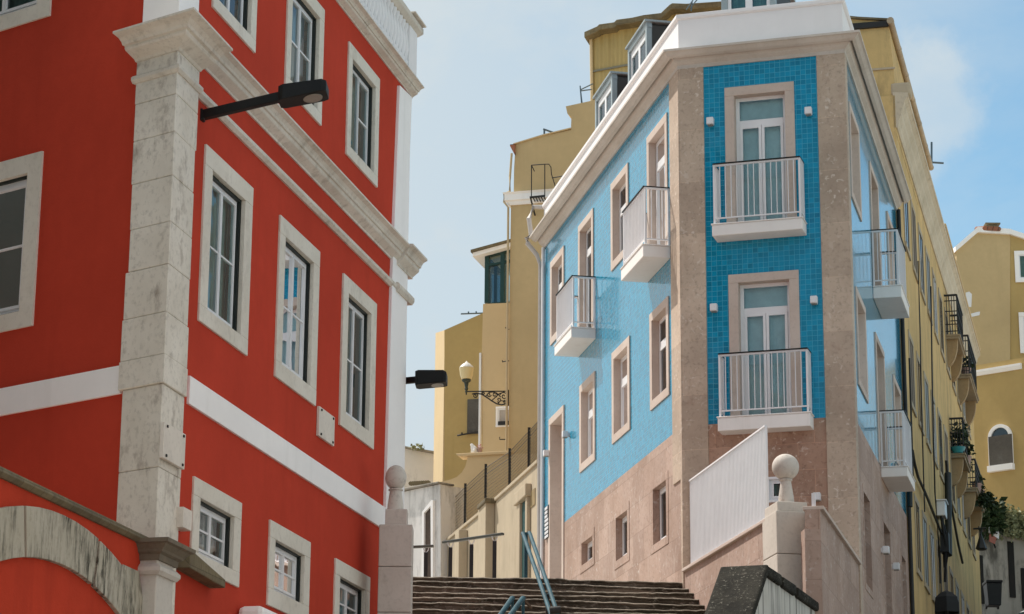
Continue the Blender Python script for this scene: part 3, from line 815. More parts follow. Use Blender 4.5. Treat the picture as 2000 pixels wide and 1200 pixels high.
bC0 = BL.hit(1130, 701.6)[0]; bC1 = BL.hit(1164, 643)[0]
zsA1, zsA0 = BL.hit(1309.6, 482)[1], BL.hit(1309.6, 505)[1]
dA = BL.depth(bA1, zsA0, 1256); dC = BL.depth(bC1, zsA0, 1115.6)
zrA = BL.hit(1307, 368.6)[1]; zrC = BL.hit(1163.6, 541)[1]; zsC1 = BL.hit(1164, 643)[1]; zsC0 = BL.hit(1164, 662)[1]
print('balc L', bA0, bA1, zsA0, zsA1, dA, zrA, '|', bC0, bC1, zsC0, zsC1, dC, zrC)
Wn = {}
topA = (a0_[0], a1_[0], zsA1 + .02, z3t); topC = (cS0, cS1, zsC1 + .02, z3t)
zD = (zsA1 + .03)
left = [('french_door', topA), ('window', (b_[0], b_[1], b_[2], z3t)), ('french_door', topC), ('window', (dS[0], dS[1], dS[2], z3t)),
        ('window', (eS[0], eS[1], midb, midt)), ('window', (fS[0], fS[1], midb, midt)), ('window', (gS[0], gS[1], midb, midt))]
land = at(1330, 1141, la.y).z                         # landing level at the head of the steps
door = (hS0[0], hS1[0], land - .1, (hS0[1] + hS1[1]) / 2)
low = [R4(BL, (1273.8, 956.8), (1299.7, 937.5), (1299.7, 1049.5), (1274.5, 1063.5)), R4(BL, (1201.7, 1012.8), (1223.8, 996.3), (1224, 1081), (1202, 1096.8)),
       R4(BL, (1134.5, 1061.8), (1156, 1046.7), (1156, 1091.5), (1135, 1103.8))]
print('low', low, 'door', door, 'land', land)
holes = [mid(o, ins(o, base=(n == 'window'))) for n, o in left] + [mid(door, ins(door, base=False))]
mt = MB(); mt.grid(BL, sFar, -.62, zT, zK0, holes)
mb = MB(); mb.grid(BL, sFar, 0, ZG, zT, [shrink(r, -.05, -.05, -.05, -.05) if 0 else r for r in low] + [mid(door, ins(door, base=False))])
# front
fD1 = R4(BF, (1415, 172), (1550.7, 159), (1556, 425), (1419, 438)); fD2 = R4(BF, (1422, 537.4), (1559.7, 527), (1566, 800), (1427, 812))
fi1 = BF.rect((1433.7, 187.5), (1533, 178), (1537, 425), (1437, 435), .02); fi2 = BF.rect((1441.6, 553), (1541.6, 545), (1546, 800), (1446, 810), .02)
uF = (BF.hit(1401, 475), BF.hit(1575.7, 460)); lF = (BF.hit(1410.8, 851.6), BF.hit(1589.8, 840))
zuF0 = (uF[0][1] + uF[1][1]) / 2; zlF0 = (lF[0][1] + lF[1][1]) / 2
duF = BF.depth(uF[0][0], zuF0, 1391); dlF = BF.depth(lF[0][0], zlF0, 1402)
zuF1 = BF.hit(1390, 440, duF)[1]; zlF1 = BF.hit(1402, 816.8, dlF)[1]
zruF = BF.hit(1392.5, 320, duF)[1]; zrlF = BF.hit(1403.6, 691, dlF)[1]
print('front balc', uF, zuF0, zuF1, duF, zruF, lF, zlF0, zlF1, dlF, zrlF)
D1 = (fD1[0], fD1[1], zuF1 + .02, fD1[3]); D1i = (fi1[0], fi1[1], zuF1 + .02, fi1[3])
D2 = (fD2[0], fD2[1], zlF1 + .02, fD2[3]); D2i = (fi2[0], fi2[1], zlF1 + .02, fi2[3])
wf = BF.rect((1497, 932), (1527, 931), (1528, 981), (1498, 982), .0); wf = (wf[0], wf[0] + .40, wf[2], wf[3])
pw0 = (BF.hit(1372, 128)[0] + BF.hit(1381.7, 828)[0]) / 2; pw1 = (BF.hit(1595.7, 105)[0] + BF.hit(1615, 814)[0]) / 2
mt.grid(BF, pw0, pw1, zT, zK0, [mid(D1, D1i), mid(D2, D2i)])
md = MB().grid(BF, pw0, pw1, ZG, zT, [mid(wf, ins(wf, .05))])
# right side
def RB(tl, tr, br, bl_): return BR.rect(tl, tr, br, bl_, .02)
r1 = RB((1659.5, 200), (1678.5, 255), (1683, 430), (1664, 385)); r4 = RB((1673, 560), (1691.7, 603), (1695.5, 788), (1677, 748))
r2 = (BR.hit(1699, 312, .02)[0], BR.hit(1715, 353, .02)[0]); r3 = (BR.hit(1733, 413, .02)[0], BR.hit(1745, 455, .02)[0])
r5 = (BR.hit(1710, 648, .02)[0], BR.hit(1727, 687, .02)[0]); r6 = (BR.hit(1745, 731.7, .02)[0], BR.hit(1759.5, 765, .02)[0])
zr3t = (r1[3] + BR.hit(1699, 312, .02)[1] + BR.hit(1733, 413, .02)[1]) / 3; zr2t = (r4[3] + BR.hit(1710, 648, .02)[1] + BR.hit(1745, 731.7, .02)[1]) / 3
bu0, bu1 = BR.hit(1705.4, 583), BR.hit(1722.3, 624.6); bl0, bl1 = BR.hit(1721, 930.7), BR.hit(1737, 964)
zbu, zblr = (bu0[1] + bu1[1]) / 2, (bl0[1] + bl1[1]) / 2
dbu, dbl = BR.depth(bu0[0], zbu, 1761), BR.depth(bl0[0], zblr, 1773)
tbu, tbl = BR.hit(1705.4, 563)[1], BR.hit(1720, 913)[1]
rbu, rbl = BR.hit(1703, 454.7)[1], BR.hit(1716, 801)[1]
print('right', r1, r4, r2, r3, r5, r6, zr3t, zr2t, 'balc', bu0, bu1, zbu, dbu, tbu, rbu, bl0, bl1, zblr, dbl, tbl, rbl)
right = [('window', (r1[0], r1[1], r1[2], zr3t)), ('french_door', (r2[0], r2[1], tbu + .02, zr3t)), ('window', (r3[0], r3[1], r1[2], zr3t)),
         ('window', (r4[0], r4[1], r4[2], zr2t)), ('french_door', (r5[0], r5[1], tbl + .02, zr2t)), ('window', (r6[0], r6[1], r4[2], zr2t))]
rlow = [RB((1689, 961.7), (1700, 980), (1706, 1160), (1692, 1135))]
o8 = RB((1728, 1024), (1740, 1038), (1745, 1210), (1732, 1200)); o9 = RB((1762.7, 1085), (1770, 1096.7), (1774, 1210), (1766, 1205))
rlow += [(o8[0], o8[1], o8[3] - 2.3, o8[3]), (o9[0], o9[1], o9[3] - 2.2, o9[3])]
mt.grid(BR, .30, sRE, zT, zK0, [mid(o, ins(o, .14, n == 'window')) for n, o in right])
mb.grid(BR, 0, sRE, ZG, zT, rlow)
mt.build('tiled_wall', TILE, bl); mb.build('stone_base', PINK, bl); md.build('stone_base', PINKD, bl, label='darker red marble slabs under the chamfered front')
m = MB()
B0, B1 = BL.pt(sFar, 0), BR.pt(sRE, 0)
m.face([(B0.x, B0.y, ZG), (B1.x, B1.y, ZG), (B1.x, B1.y, zK1), (B0.x, B0.y, zK1)])
m.face([(p.x, p.y, zK1 - .01) for p in (B0, la, ra, B1)])
m.build('rear_wall', YEL, bl)
# pilasters wrap the two arrises
def cornerpil(sA, sB, A, B, z0, z1, o, name, mat_):
    m = MB(); path = [(A.p + A.u * sA), None, (B.p + B.u * sB)]
    path[1] = la.xy if A is BL else ra.xy
    m.sweep(path, [(-.04, z0), (o, z0), (o, z1), (-.04, z1)])
    return m.build(name, mat_, bl, bevel=.004)
cornerpil(-.66, pw0 + .015, BL, BF, zT - 1.0, zK0 + .02, .025, 'corner_pilaster', PINKP)
s = cornerpil(0, 0, BL, BF, 0, 0.01, .01, 'x', PINKP); bpy.data.objects.remove(s)
m = MB().sweep([BF.p + BF.u * (pw1 - .015), ra.xy, BR.p + BR.u * .34], [(-.04, ZG), (.026, ZG), (.026, zK0 + .02), (-.04, zK0 + .02)])
m.build('corner_pilaster', PINKP, bl, bevel=.004)
m = MB().sweep([BL.p - BL.u * .10, la.xy, BF.p + BF.u * (pw0 + .015)], [(-.04, ZG), (.026, ZG), (.026, zT - .9), (-.04, zT - .9)])
m.build('corner_pilaster', PINKP, bl, bevel=.004)
# cornice, parapet, roof
path = [B0.xy, la.xy, ra.xy, B1.xy]
bp = [(-.06, zK0 - .02), (.03, zK0 - .02), (.035, zK0 + .05), (.10, zK0 + .10), (.16, zK0 + .20), (.19, zK0 + .22), (.20, zK0 + (zK1 - zK0) * .5), (.26, zK0 + (zK1 - zK0) * .60), (.32, zK0 + (zK1 - zK0) * .80), (BCO, zK0 + (zK1 - zK0) * .85), (BCO, zK1), (-.06, zK1 + .05)]
MB().sweep(path, bp).build('cornice', BCORN, bl)
ex = (B0.xy + (B0.xy - la.xy).normalized() * 0)
m = MB().sweep(path, [(-.22, zK1 - .03), (.0, zK1 - .03), (.0, zP1 - .10), (-.22, zP1 - .10)])
par = m.build('parapet', WHITE_P, bl)
MB().sweep(path, [(-.27, zP1 - .10), (.02, zP1 - .10), (.05, zP1 - .07), (.05, zP1), (-.27, zP1 + .02)]).build('coping', WHITE_P, par, bevel=.008)
MB().sweep(path, [(-.23, zK1 + .06), (-.23, zK1 + .05), (-3.2, zP1 + 1.15), (-3.2, zP1 + 1.16)], cap=False).build('roof', TERRA, bl)
# rounded gutter ends on the far left
m = MB()
g0 = BL.pt(sFar - .03, 0, .06)
pp = [BL.pt(sFar - .02, zP1 - .05, -.05), BL.pt(sFar - .05, zP1 - .05, .25), BL.pt(sFar - .06, zP1 - .35, .36), BL.pt(sFar - .06, zK1 + .05, .30), BL.pt(sFar - .08, zK1 - .05, .42), BL.pt(sFar - .08, zK0 + .15, .40), BL.pt(sFar - .05, zK0 - .15, .16), BL.pt(sFar - .03, zK0 - .4, .08), BL.pt(sFar - .03, land - .2, .08)]
m.tube(pp, [.06] * 6 + [.055, .05, .05], 10)
m.build('downpipe', PIPEG, bl, smooth=True)
MB().tube([BL.pt(sFar + .15, zK0 - .02, .05), BL.pt(sFar + .15, land, .05)], .04, 8).build('downpipe', WPVC, bl, smooth=True)
MB().tube([BR.pt(sRE - .06, zK0, .06), BR.pt(sRE - .06, -1, .06)], .045, 8).build('downpipe', IRON, bl, smooth=True)
# windows and doors
for n, o in left:
    window(bl, BL, o, ins(o, sw, n == 'window'), n, ROSE, leaves=1, transom=.52, rev=.13, proud=.025, fr=.075, curtain=ROOM_DARK)
window(bl, BL, door, ins(door, sw, False), 'door', ROSE, fmat=WPVC, leaves=1, transom=.6, rev=.45, proud=.03, curtain=ROOM_DARK)
for r in low:
    window(bl, BL, (r[0] - .16, r[1] + .16, r[2] - .16, r[3] + .16), r, 'window', PINK, leaves=1, rev=.13, proud=.012, fr=.06, curtain=ROOM_DARK)
for o, i in ((D1, D1i), (D2, D2i)):
    window(bl, BF, o, i, 'french_door', ROSE, leaves=2, transom=.52, rev=.16, proud=.03, fr=.07, curtain=BLIND, gmat=GLASSG)
window(bl, BF, wf, ins(wf, .05), 'window', WPVC, leaves=1, rev=.05, proud=.01, fr=.04, curtain=CURT_M)
for n, o in right:
    window(bl, BR, o, ins(o, .14, n == 'window'), n, ROSE, leaves=1, transom=.52, rev=.26, proud=.025, fr=.06, curtain=ROOM_DARK)
for r in rlow:
    window(bl, BR, (r[0] - .12, r[1] + .12, r[2] - .12, r[3] + .12), r, 'window', PINK, leaves=1, rev=.30, proud=.010, fr=.05, curtain=ROOM_DARK)
# balconies
balcony(bl, BL, bA0, bA1, zsA0, zsA1, dA, zrA, nbars=15, sides=4)
balcony(bl, BL, bC0, bC1, zsC0, zsC1, dC, zrC, nbars=15, sides=4)
balcony(bl, BF, uF[0][0], uF[1][0], zuF0, zuF1, duF, zruF, nbars=15, sides=6)
balcony(bl, BF, lF[0][0], lF[1][0], zlF0, zlF1, dlF, zrlF, nbars=15, sides=6)
balcony(bl, BR, bu0[0], bu1[0], zbu, tbu, dbu, rbu, nbars=15, sides=6)
balcony(bl, BR, bl0[0], bl1[0], zblr, tbl, dbl, rbl, nbars=15, sides=6)
# dormers on the left slope and the front
def dormer(W, quad, o, deep, mat_f=ZINC):
    s0, s1, z0, z1 = W.rect(*quad, o)
    z0 -= .6
    m = MB(); e = .12
    m.wbox(W, s0, s1, z1 - e, z1, o - .12, o).wbox(W, s0, s0 + e, z0, z1 - e, o - .12, o - .001).wbox(W, s1 - e, s1, z0, z1 - e, o - .12, o - .001)
    d = m.build('dormer', mat_f, bl, bevel=.008)
    MB().wbox(W, s0 + .02, s0 + .06, z0, z1 - .06, o - deep, o - .12).build('cheek', ZINCD, d); MB().wbox(W, s1 - .06, s1 - .02, z0, z1 - .06, o - deep, o - .12).build('cheek', ZINCD, d)
    MB().wbox(W, s0 - .04, s1 + .04, z1, z1 + .05, o - deep, o + .05).build('dormer_roof', ZINC, d, bevel=.008)
    f = MB(); a, b = s0 + e, s1 - e; t = z1 - e; c = z0 + .1; q = .07; mm = (a + b) / 2
    f.wbox(W, a, b, t - .16, t, o - .10, o - .05)
    for x0, x1_ in ((a, a + q), (b - q, b), (mm - q, mm + q)): f.wbox(W, x0, x1_, c, t - .16, o - .10, o - .05)
    f.build('window_frame', WPVC, d, bevel=.005)
    g = MB().wbox(W, a + q, mm - q, c, t - .16, o - .085, o - .075).wbox(W, mm + q, b - q, c, t - .16, o - .085, o - .075)
    g.build('pane', GLASSG, d)
    MB().wbox(W, a, b, c, t, o - .2, o - .18).build('blind', CURT_G, d)
dormer(BL, ((1225, 100), (1262.5, 41), (1263.5, 140), (1227, 190)), -.55, 2.2)
dormer(BL, ((1161, 194), (1195, 145), (1196, 240), (1163, 290)), -.55, 2.2)
df = BF.rect((1408, -55), (1514, -66), (1514, -5), (1408, 6), -.75)
dormer(BF, ((1408, -55), (1514, -66), (1514, -5), (1408, 6)), -.75, 2.0)

# cube wall lights
def cube_light(W, px, py, label, first=[None]):
    s, z = W.hit(px, py, .09); c = W.pt(s, z, 0)
    ang = math.atan2(W.n.y, W.n.x)
    if first[0] is None:
        t = thing('wall_light', label, 'wall light', (0, 0, 0), 'white cube wall lights on the corner house')
        V = Wall((0, 0), 0)
        MB().wbox(V, -.065, .065, -.065, .075, .03, .16).build('housing', SIGNW, t, bevel=.012)
        MB().wbox(V, -.045, .045, -.045, .045, .0, .03).build('mount', SIGNW, t)
        MB().wbox(V, -.05, .05, -.082, -.066, .045, .145).build('lens', LENS, t)
        first[0] = t
    else:
        t = first[0].copy(); COL.objects.link(t)
        for ch in first[0].children:
            q = ch.copy(); COL.objects.link(q); q.parent = t
    t['label'] = label; t.location = c; t.rotation_euler = (0, 0, ang)
    return t
cube_light(BF, 1387.5, 238, 'white cube lamp left of the upper front balcony door')
cube_light(BF, 1579, 218, 'white cube lamp right of the upper front balcony door')
cube_light(BF, 1394.5, 602, 'white cube lamp left of the lower front balcony door')
cube_light(BF, 1590, 587, 'white cube lamp right of the lower front balcony door')
cube_light(BF, 1596, 971, 'white cube lamp on the red marble right of the ball finial')
cube_light(BR, 1730, 1075, 'white cube lamp on the pink street side wall, the higher of two')
cube_light(BR, 1750, 1107, 'white cube lamp on the pink street side wall, the lower of two')
cube_light(BL, 1104, 849, 'white cube lamp right of the recessed entrance door')
cube_light(BL, 1067, 886, 'white cube lamp left of the recessed entrance door')
# name boards by the entrance
s0, s1, z0, z1 = BL.rect((1063.5, 993), (1071.5, 985), (1071.5, 1048), (1064, 1056), .04)
sg = thing('notice_board', 'stack of small white enamel signs beside the recessed entrance door', 'sign', BL.pt((s0 + s1) / 2, z0, .02))
n = 8; h = (z1 - z0) / n
MB().wbox(BL, s0, s1, z0, z1, .028, .035).build('backing', IRON, sg)
for k in range(n):
    w = .18 * (s1 - s0) if k > 4 else 0
    MB().wbox(BL, s0 + .03, s1 - .03 - w, z0 + k * h + .015, z0 + (k + 1) * h - .015, .037, .05).build('plate', SIGNW, sg, bevel=.004)

# terrace in the street wedge: walls prolong both side facades to an apex pillar
tz1 = (BL.hit(1340, 1103, .10)[1] + BL.hit(1485, 1015, .10)[1]) / 2
tA = BL.hit(1496, 1040, .05)[0]; tB = BR.hit(1609, 1040, .05)[0]
ter = thing('terrace_wall', 'pink stone terrace wall with sloping looking coping and white railing', 'terrace', (*((BL.p + BL.u * tA) * .5 + (BR.p + BR.u * tB) * .5), 0))
ter['label'] = 'pink stone terrace wall with white vertical bar railing below the chamfered front'
m = MB()
m.wbox(BL, .03, tA, ZG, tz1 - .06, -.25, .0)
m.wbox(BR, tB, -.03, ZG, tz1 - .06, -.25, .0)
Fb = Wall(tuple((BR.p + BR.u * tB)), 85.0); fz = Fb.hit(1600, 1034)[1]
m.wbox(Fb, -.26, -.004, ZG, fz, -.3, .0)
m.build('wall', PINK, ter)
m = MB()
m.wbox(BL, .03, tA, tz1 - .06, tz1, -.28, .06)
m.wbox(BR, tB, -.03, tz1 - .06, tz1, -.28, .06)
m.build('coping', ROSE, ter, bevel=.01)
q = [BL.hit(1347, 935, -.1), BL.hit(1497, 833, -.1), BL.hit(1497, 1000, -.1), BL.hit(1347, 1087, -.1)]
rs0, rs1 = (q[0][0] + q[3][0]) / 2, (q[1][0] + q[2][0]) / 2; rz1, rz0 = (q[0][1] + q[1][1]) / 2, (q[2][1] + q[3][1]) / 2
print('terrace', tz1, tA, tB, 'rail', rs0, rs1, rz0, rz1)
m = MB(); rz0 = tz1 + .05
m.wbox(BL, rs0, rs1, rz1 - .03, rz1, -.13, -.08).wbox(BL, rs0, rs1, rz0, rz0 + .02, -.13, -.08)
k = int((rs1 - rs0) / .082)
for i in range(k + 1):
    s = rs0 + (rs1 - rs0) * i / k
    m.wbox(BL, s - .006, s + .006, rz0 + .02, rz1 - .03, -.128, -.085)
    if i % 6 == 0: m.wbox(BL, s - .012, s + .012, tz1 - .001, rz0, -.12, -.09)
m.build('railing', WMET, ter)
# right hand railing return seen edge on
q0, q1 = BR.hit(1597, 1008, -.1), BR.hit(1597, 1030, -.1)
m = MB().wbox(BR, tB + .05, tB + .10, tz1, tz1 + .22, -.14, -.08)
m.build('post', WMET, ter)

# apex pillar with ball
PB = 40.15
pa = at(1516, 1000, PB)
V = Wall((pa.x, pa.y), 79.0)                          # front face, left edge at the arris
wpl = V.hit(1588, 1000)[0]
pp = thing('stone_pillar', 'square grey stone pillar with stone ball finial at the point of the pink terrace', 'pillar', V.pt(wpl / 2, 0, -.3))
zb_ = V.hit(1516, 997)[1]; zt_ = V.hit(1517, 978)[1]
dp = .80
m = MB().wbox(V, 0, wpl, zb_ - .7, zb_, -dp, 0).wbox(V, .002, wpl - .002, zb_ - 1.5, zb_ - .706, -dp + .002, -.002).wbox(V, 0, wpl, ZG, zb_ - 1.506, -dp, 0)
e = .03
m.wbox(V, e, V.hit(1578, 985)[0], zb_, zt_, -dp + .05, -e)
m.build('shaft', stone('grey_pillar_stone', (.64, .59, .52), (.54, .49, .43), .35, .4, (.25, .2, .16), None, .3), pp, bevel=.014)
bc = V.pt(V.hit(1536, 975)[0], 0, -.36)
Yb = bc.y
zn = at(1534, 937, Yb).z; zt2 = at(1534, 886, Yb).z; rb = pxw(1507, 1560, 912, Yb) / 2
finial(pp, (at(1535, 950, Yb).x, Yb), zt_, zn, zt2, rb, pxw(1519, 1551, 975, Yb) / 2, pxw(1524, 1545, 940, Yb) / 2, FIN)

#@@PART3
# ------------------------------------------------------------------ GROUND, STEPS
m = MB()
S = 1500
def gz(y): return -.6 if y < 30 else -.6 + .17 * (min(y, 110) - 30)
ys = [-S, 0, 30, 45, 60, 80, 110, S]
for a, b in zip(ys, ys[1:]):
    m.face([(-S, a, gz(a)), (S, a, gz(a)), (S, b, gz(b)), (-S, b, gz(b))])
struct(m.build('ground', EARTH))
# flight of steps: the nosing line of the top step from measured points
pL_ = at(805, 1123, 45.3); pR_ = at(1335, 1138, 46.0)
ytop = .5 * (pL_.y + pR_.y); RISE, TREAD = .152, .35
NS = 46
rnd = random.Random(5)
sx0, sx1 = -6.2, 4.6
def step_front(k, x):                                  # plan line of the k-th nosing
    t = (x - pL_.x) / (pR_.x - pL_.x)
    return pL_.y + (pR_.y - pL_.y) * t - TREAD * k
def step_z(k, x):
    t = (x - pL_.x) / (pR_.x - pL_.x)
    return pL_.z + (pR_.z - pL_.z) * t - RISE * k
m = MB(); nx = 150
xs = [sx0 + (sx1 - sx0) * i / nx for i in range(nx + 1)]
_sg = random.Random(9); _off = [[_sg.uniform(-1, 1) for _ in range(12)] for _ in range(60)]
def sag(k, x):
    j = int((x + 7 + .37 * (k % 5)) / 1.15)
    return .014 * math.sin(x * .9 + k * 1.9) + .009 * _off[k % 60][j % 12] + .004 * math.sin(x * 9 + k * 2.3) + .0035 * math.sin(x * 23 + k)
for k in range(NS):
    prof = []
    for x in xs:
        y = step_front(k, x) + .6 * sag(k + 7, x); z = step_z(k, x) + sag(k, x)
        yb = step_front(k - 1, x) + .05 if k else y + 1.2
        prof.append([Vector((x, yb, z + (.012 if k else 0))), Vector((x, y + .05, z)), Vector((x, y + .012, z - .006)), Vector((x, y - .012, z - .022)), Vector((x, y - .012, z - .042)), Vector((x, y + .012, z - .055)), Vector((x, y + .018, z - RISE - .06))])
    for A, B in zip(prof, prof[1:]):
        for j in range(6): m.face([A[j], A[j + 1], B[j + 1], B[j]])
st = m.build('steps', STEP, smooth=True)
struct(st)
zl = step_z(0, 0)
m = MB()
m.face([(-16, ytop + .9, zl + .02), (6, ytop + .9, zl + .02), (6, 62, zl + .02), (-16, 62, zl + .02)])
m.face([(-16, 62, zl + .02), (6, 62, zl + .02), (6, 95, zl + 1.2), (-16, 95, zl + 1.2)])
m.face([(-16, ytop + .9, zl + .02), (-16, ytop + .9, ZG), (sx0, ytop + .9, ZG), (sx0, ytop + .9, zl + .02)])
struct(m.build('landing', PAVE))
# street climbing on the right
m = MB(); sp = []
for y, z in ((-20, 0), (30, 0), (45, 4.5), (60, 8.2), (75, 11.6), (88, 14.4), (110, 18.5)):
    sp.append((y, z))
for (a, za_), (b, zb__) in zip(sp, sp[1:]):
    x0 = lambda y: 4.0 if y < 45 else 4.0 + .25 * (y - 45)
    m.face([(x0(a), a, za_), (x0(a) + 14, a, za_), (x0(b) + 14, b, zb__), (x0(b), b, zb__)])
struct(m.build('street', ASPH))

# mossy stair parapet: horizontal run along the street, raked part towards the camera
YP = 36.3
tl, tr = at(1406, 1105, YP + .0), at(1497, 1105, YP)
V = Wall((tr.x, tr.y), 18.6)
thk = (tr - tl).length * .97
sEndP = V.hit(1603, 1180)[0]
zc = tr.z
rake = .80
mp = thing('stair_parapet', 'whitewashed stair parapet with black mossy coping, streaked below', 'parapet', V.pt(0, 0, -thk / 2))
L = 3.2
poly = [(-L, ZG), (sEndP, ZG), (sEndP, zc - .13), (-.06, zc - .13), (-L, zc - .13 - rake * (L - .06))]
STREAK = None
def _streak():
    m = M('streaked_whitewash', .9, .2)
    s = m.noise(1.0, 6, .62, stretch=(8, 8, .28)); n = m.noise(2, 6, .6)
    c = m.mix(m.ramp(n, .3, .7), (.50, .49, .44), (.58, .57, .53))
    c = m.mix(m.ramp(s, .52, .66, 0, .95), c, (.045, .042, .036))
    m.color(c); m.bump(n, .3, .02)
    return m.m
MB().wprism(V, poly, -thk + .05, -.03).build('wall', _streak(), mp, bevel=.01)
m = MB(); n = 9; rnd2 = random.Random(2)
seg = [(0.02, sEndP * .24), (sEndP * .26, sEndP * .5), (sEndP * .53, sEndP * 1.0)]
for a, b in seg:
    m.wprism(V, [(a, zc - .16), (b - .01, zc - .16), (b - .01, zc + rnd2.uniform(-.012, .012)), (a, zc)], -thk, .03)
m.wprism(V, [(.015, zc - .16), (.015, zc + .01), (-.05, zc + .008), (-L, zc - rake * L), (-L, zc - .16 - rake * L), (-.05, zc - .16)], -thk - .02, .035)
m.build('coping', CONC, mp, bevel=.03)

# ------------------------------------------------------------------ HANDRAILS
def handrail_flat(label, pts, posts, Y, group=None):
    a, b = at(*pts[0], Y[0]), at(*pts[1], Y[1])
    t = thing('handrail', label, 'handrail', ((a + b) / 2 - Vector((0, 0, (a.z + b.z) / 2 - zl))), group)
    MB().bar(a, b, .09, .05).build('rail', paint('worn_steel_rail', (.085, .09, .08), .35, .2, metal=.3), t, bevel=.015)
    for u in posts:
        p = a + (b - a) * u
        MB().bar((p.x, p.y, zl - .05), p - Vector((0, 0, .12)), .075, .06).build('post', IRON, t)
        MB().tube([p - Vector((.05, 0, .02)), p - Vector((.045, 0, .07)), p - Vector((.0, 0, .125)), p - Vector((-.045, 0, .07)), p - Vector((-.05, 0, .02))], .010, 6).build('bracket', SIGNW, t)
    return t
handrail_flat('flat topped steel handrail on three dark posts at the head of the steps', ((865, 1060), (983, 1043)), (.13, .48, .86), (48.0, 47.2), 'steel handrails on the landing')
handrail_flat('short steel handrail on one dark post beside the doorway of the dirty white house', ((780, 1070), (847, 1067)), (.78,), (48.4, 48.3), 'steel handrails on the landing')
def twin(label, ends, r, post=None, Ys=((46.2, 46.2), (41.0, 41.0)), end=True):
    t = thing('handrail', label, 'handrail', at(*ends[0][1], Ys[1][0]) - Vector((0, 0, .9)), 'teal double pipe handrails of the steps')
    tops = []
    for i, (p, q) in enumerate(ends):
        a, b = at(*p, Ys[0][i]), at(*q, Ys[1][i])
        MB().tube([a, a + (b - a) * .03 + Vector((0, 0, .01)), b], r, 12).build('rail', TEAL, t, smooth=True)
        tops.append((a, b))
    return t, tops
t, tp = twin('teal double pipe handrail running down the middle of the steps', (((1021, 1042), (1077, 1203)), ((1034, 1041), (1089, 1198))), .037)
a = (tp[0][0] + tp[1][0]) / 2
MB().tube([tp[0][0] - Vector((0, 0, .01)), tp[1][0] - Vector((0, 0, .01))], .02, 8).build('crossbar', TEAL, t)
for u in (.0, .78):
    p = a + ((tp[0][1] + tp[1][1]) / 2 - a) * u
    MB().tube([p - Vector((0, 0, 1.35)), p], .035, 10).build('post', IRON if u else TEAL, t, smooth=True)
    MB().tube([tp[0][0] + (tp[0][1] - tp[0][0]) * u, tp[1][0] + (tp[1][1] - tp[1][0]) * u], .018, 8).build('crossbar', TEAL, t)
e = at(1083, 1193, 40.9)
MB().tube([e + Vector((-.08, 0, 0)), e + Vector((.10, 0, .02))], .06, 10).build('end_fitting', IRON, t, smooth=True)
t, tp = twin('second teal double pipe handrail whose upper end shows at the picture foot', (((1001, 1169), (968, 1215)), ((1022, 1169), (987, 1215))), .042, Ys=((40.0, 40.0), (38.8, 38.8)))
a, b = tp[1][0], tp[1][0] + Vector((.13, .1, -.14))
MB().bar(a + Vector((-.01, .02, 0)), b, .05, .03).build('end_fitting', paint('rusty_brown_fitting', (.10, .06, .035), .7, .3), t)
for p, q in tp: MB().tube([p - Vector((.0, 0, .02)), p - Vector((0, 0, 1.3))], .025, 8).build('post', TEAL, t, smooth=True)

# ------------------------------------------------------------------ STREET LAMPS
def lamp_head(label, arm, head, Ya, Yh, thick, hw, hd, hh):
    """arm: two pixels, head: two pixels (near end, far end) along its axis"""
    a, b = at(*arm[0], Ya), at(*arm[1], Yh); c, d = at(*head[0], Yh), at(*head[1], Yh)
    d.y -= .02
    t = thing('street_lamp', label, 'street lamp', a, 'black wall mounted street lamps')
    ax = (d - c).normalized(); fl = Vector((ax.x, ax.y, 0)).normalized()
    V = Wall((c.x, c.y), math.degrees(math.atan2(fl.x, fl.y))); Lh = (d - c).xy.length; sl = (d.z - c.z) / max(Lh, .01)
    m = MB()
    def ring(s, w0, w1, h0, h1):
        return [V.pt(s, c.z + sl * s + h0, w0), V.pt(s, c.z + sl * s + h0, -w0), V.pt(s, c.z + sl * s + h1, -w1), V.pt(s, c.z + sl * s + h1, w1)]
    rs = [ring(0, hw * .36, hw * .42, -hh * .6, hh * .55), ring(Lh * .10, hw * .46, hw * .5, -hh * .62, hh * .6), ring(Lh * .9, hw * .5, hw * .52, -hh * .5, hh * .5), ring(Lh, hw * .46, hw * .44, -hh * .45, hh * .36)]
    for A, B in zip(rs, rs[1:]):
        for k in range(4): m.face([A[k], A[(k + 1) % 4], B[(k + 1) % 4], B[k]])
    m.face(rs[0]); m.face(rs[-1])
    m.build('housing', BLACK, t, bevel=.008)
    q = MB(); n = 28; P = []
    for k in range(n):
        th = 2 * math.pi * k / n; s = Lh * .70 + Lh * .20 * math.cos(th)
        P.append(V.pt(s, c.z + sl * s - hh * .545 - .006, hw * .36 * math.sin(th)))
    q.face(P); q.face([p + Vector((0, 0, .05)) for p in P[::-1]])
    for k in range(n): q.face([P[k], P[(k + 1) % n], P[(k + 1) % n] + Vector((0, 0, .05)), P[k] + Vector((0, 0, .05))])
    q.build('lens', LENS, t)
    MB().bar(a, c + ax * .02, thick, thick * 1.15).build('arm', BLACK, t, bevel=.01)
    MB().bar(a - ax * .03, a + ax * .03, thick * 1.15, thick * 1.5).build('wall_plate', BLACK, t, bevel=.01)
    return t
Ya = RR.pt(RR.hit(394, 226)[0], 0).y
lamp_head('black street lamp on a long straight arm reaching out from the red house corner', ((394, 226), (546, 199)), ((546, 190), (640, 176)), Ya, Ya - .25, .10, .38, 0, .155)
lamp_head('small black street lamp poking out behind the far white corner of the red house', ((782, 745), (812, 744)), ((812, 742), (873, 740)), 38.4, 38.2, .085, .36, 0, .19)

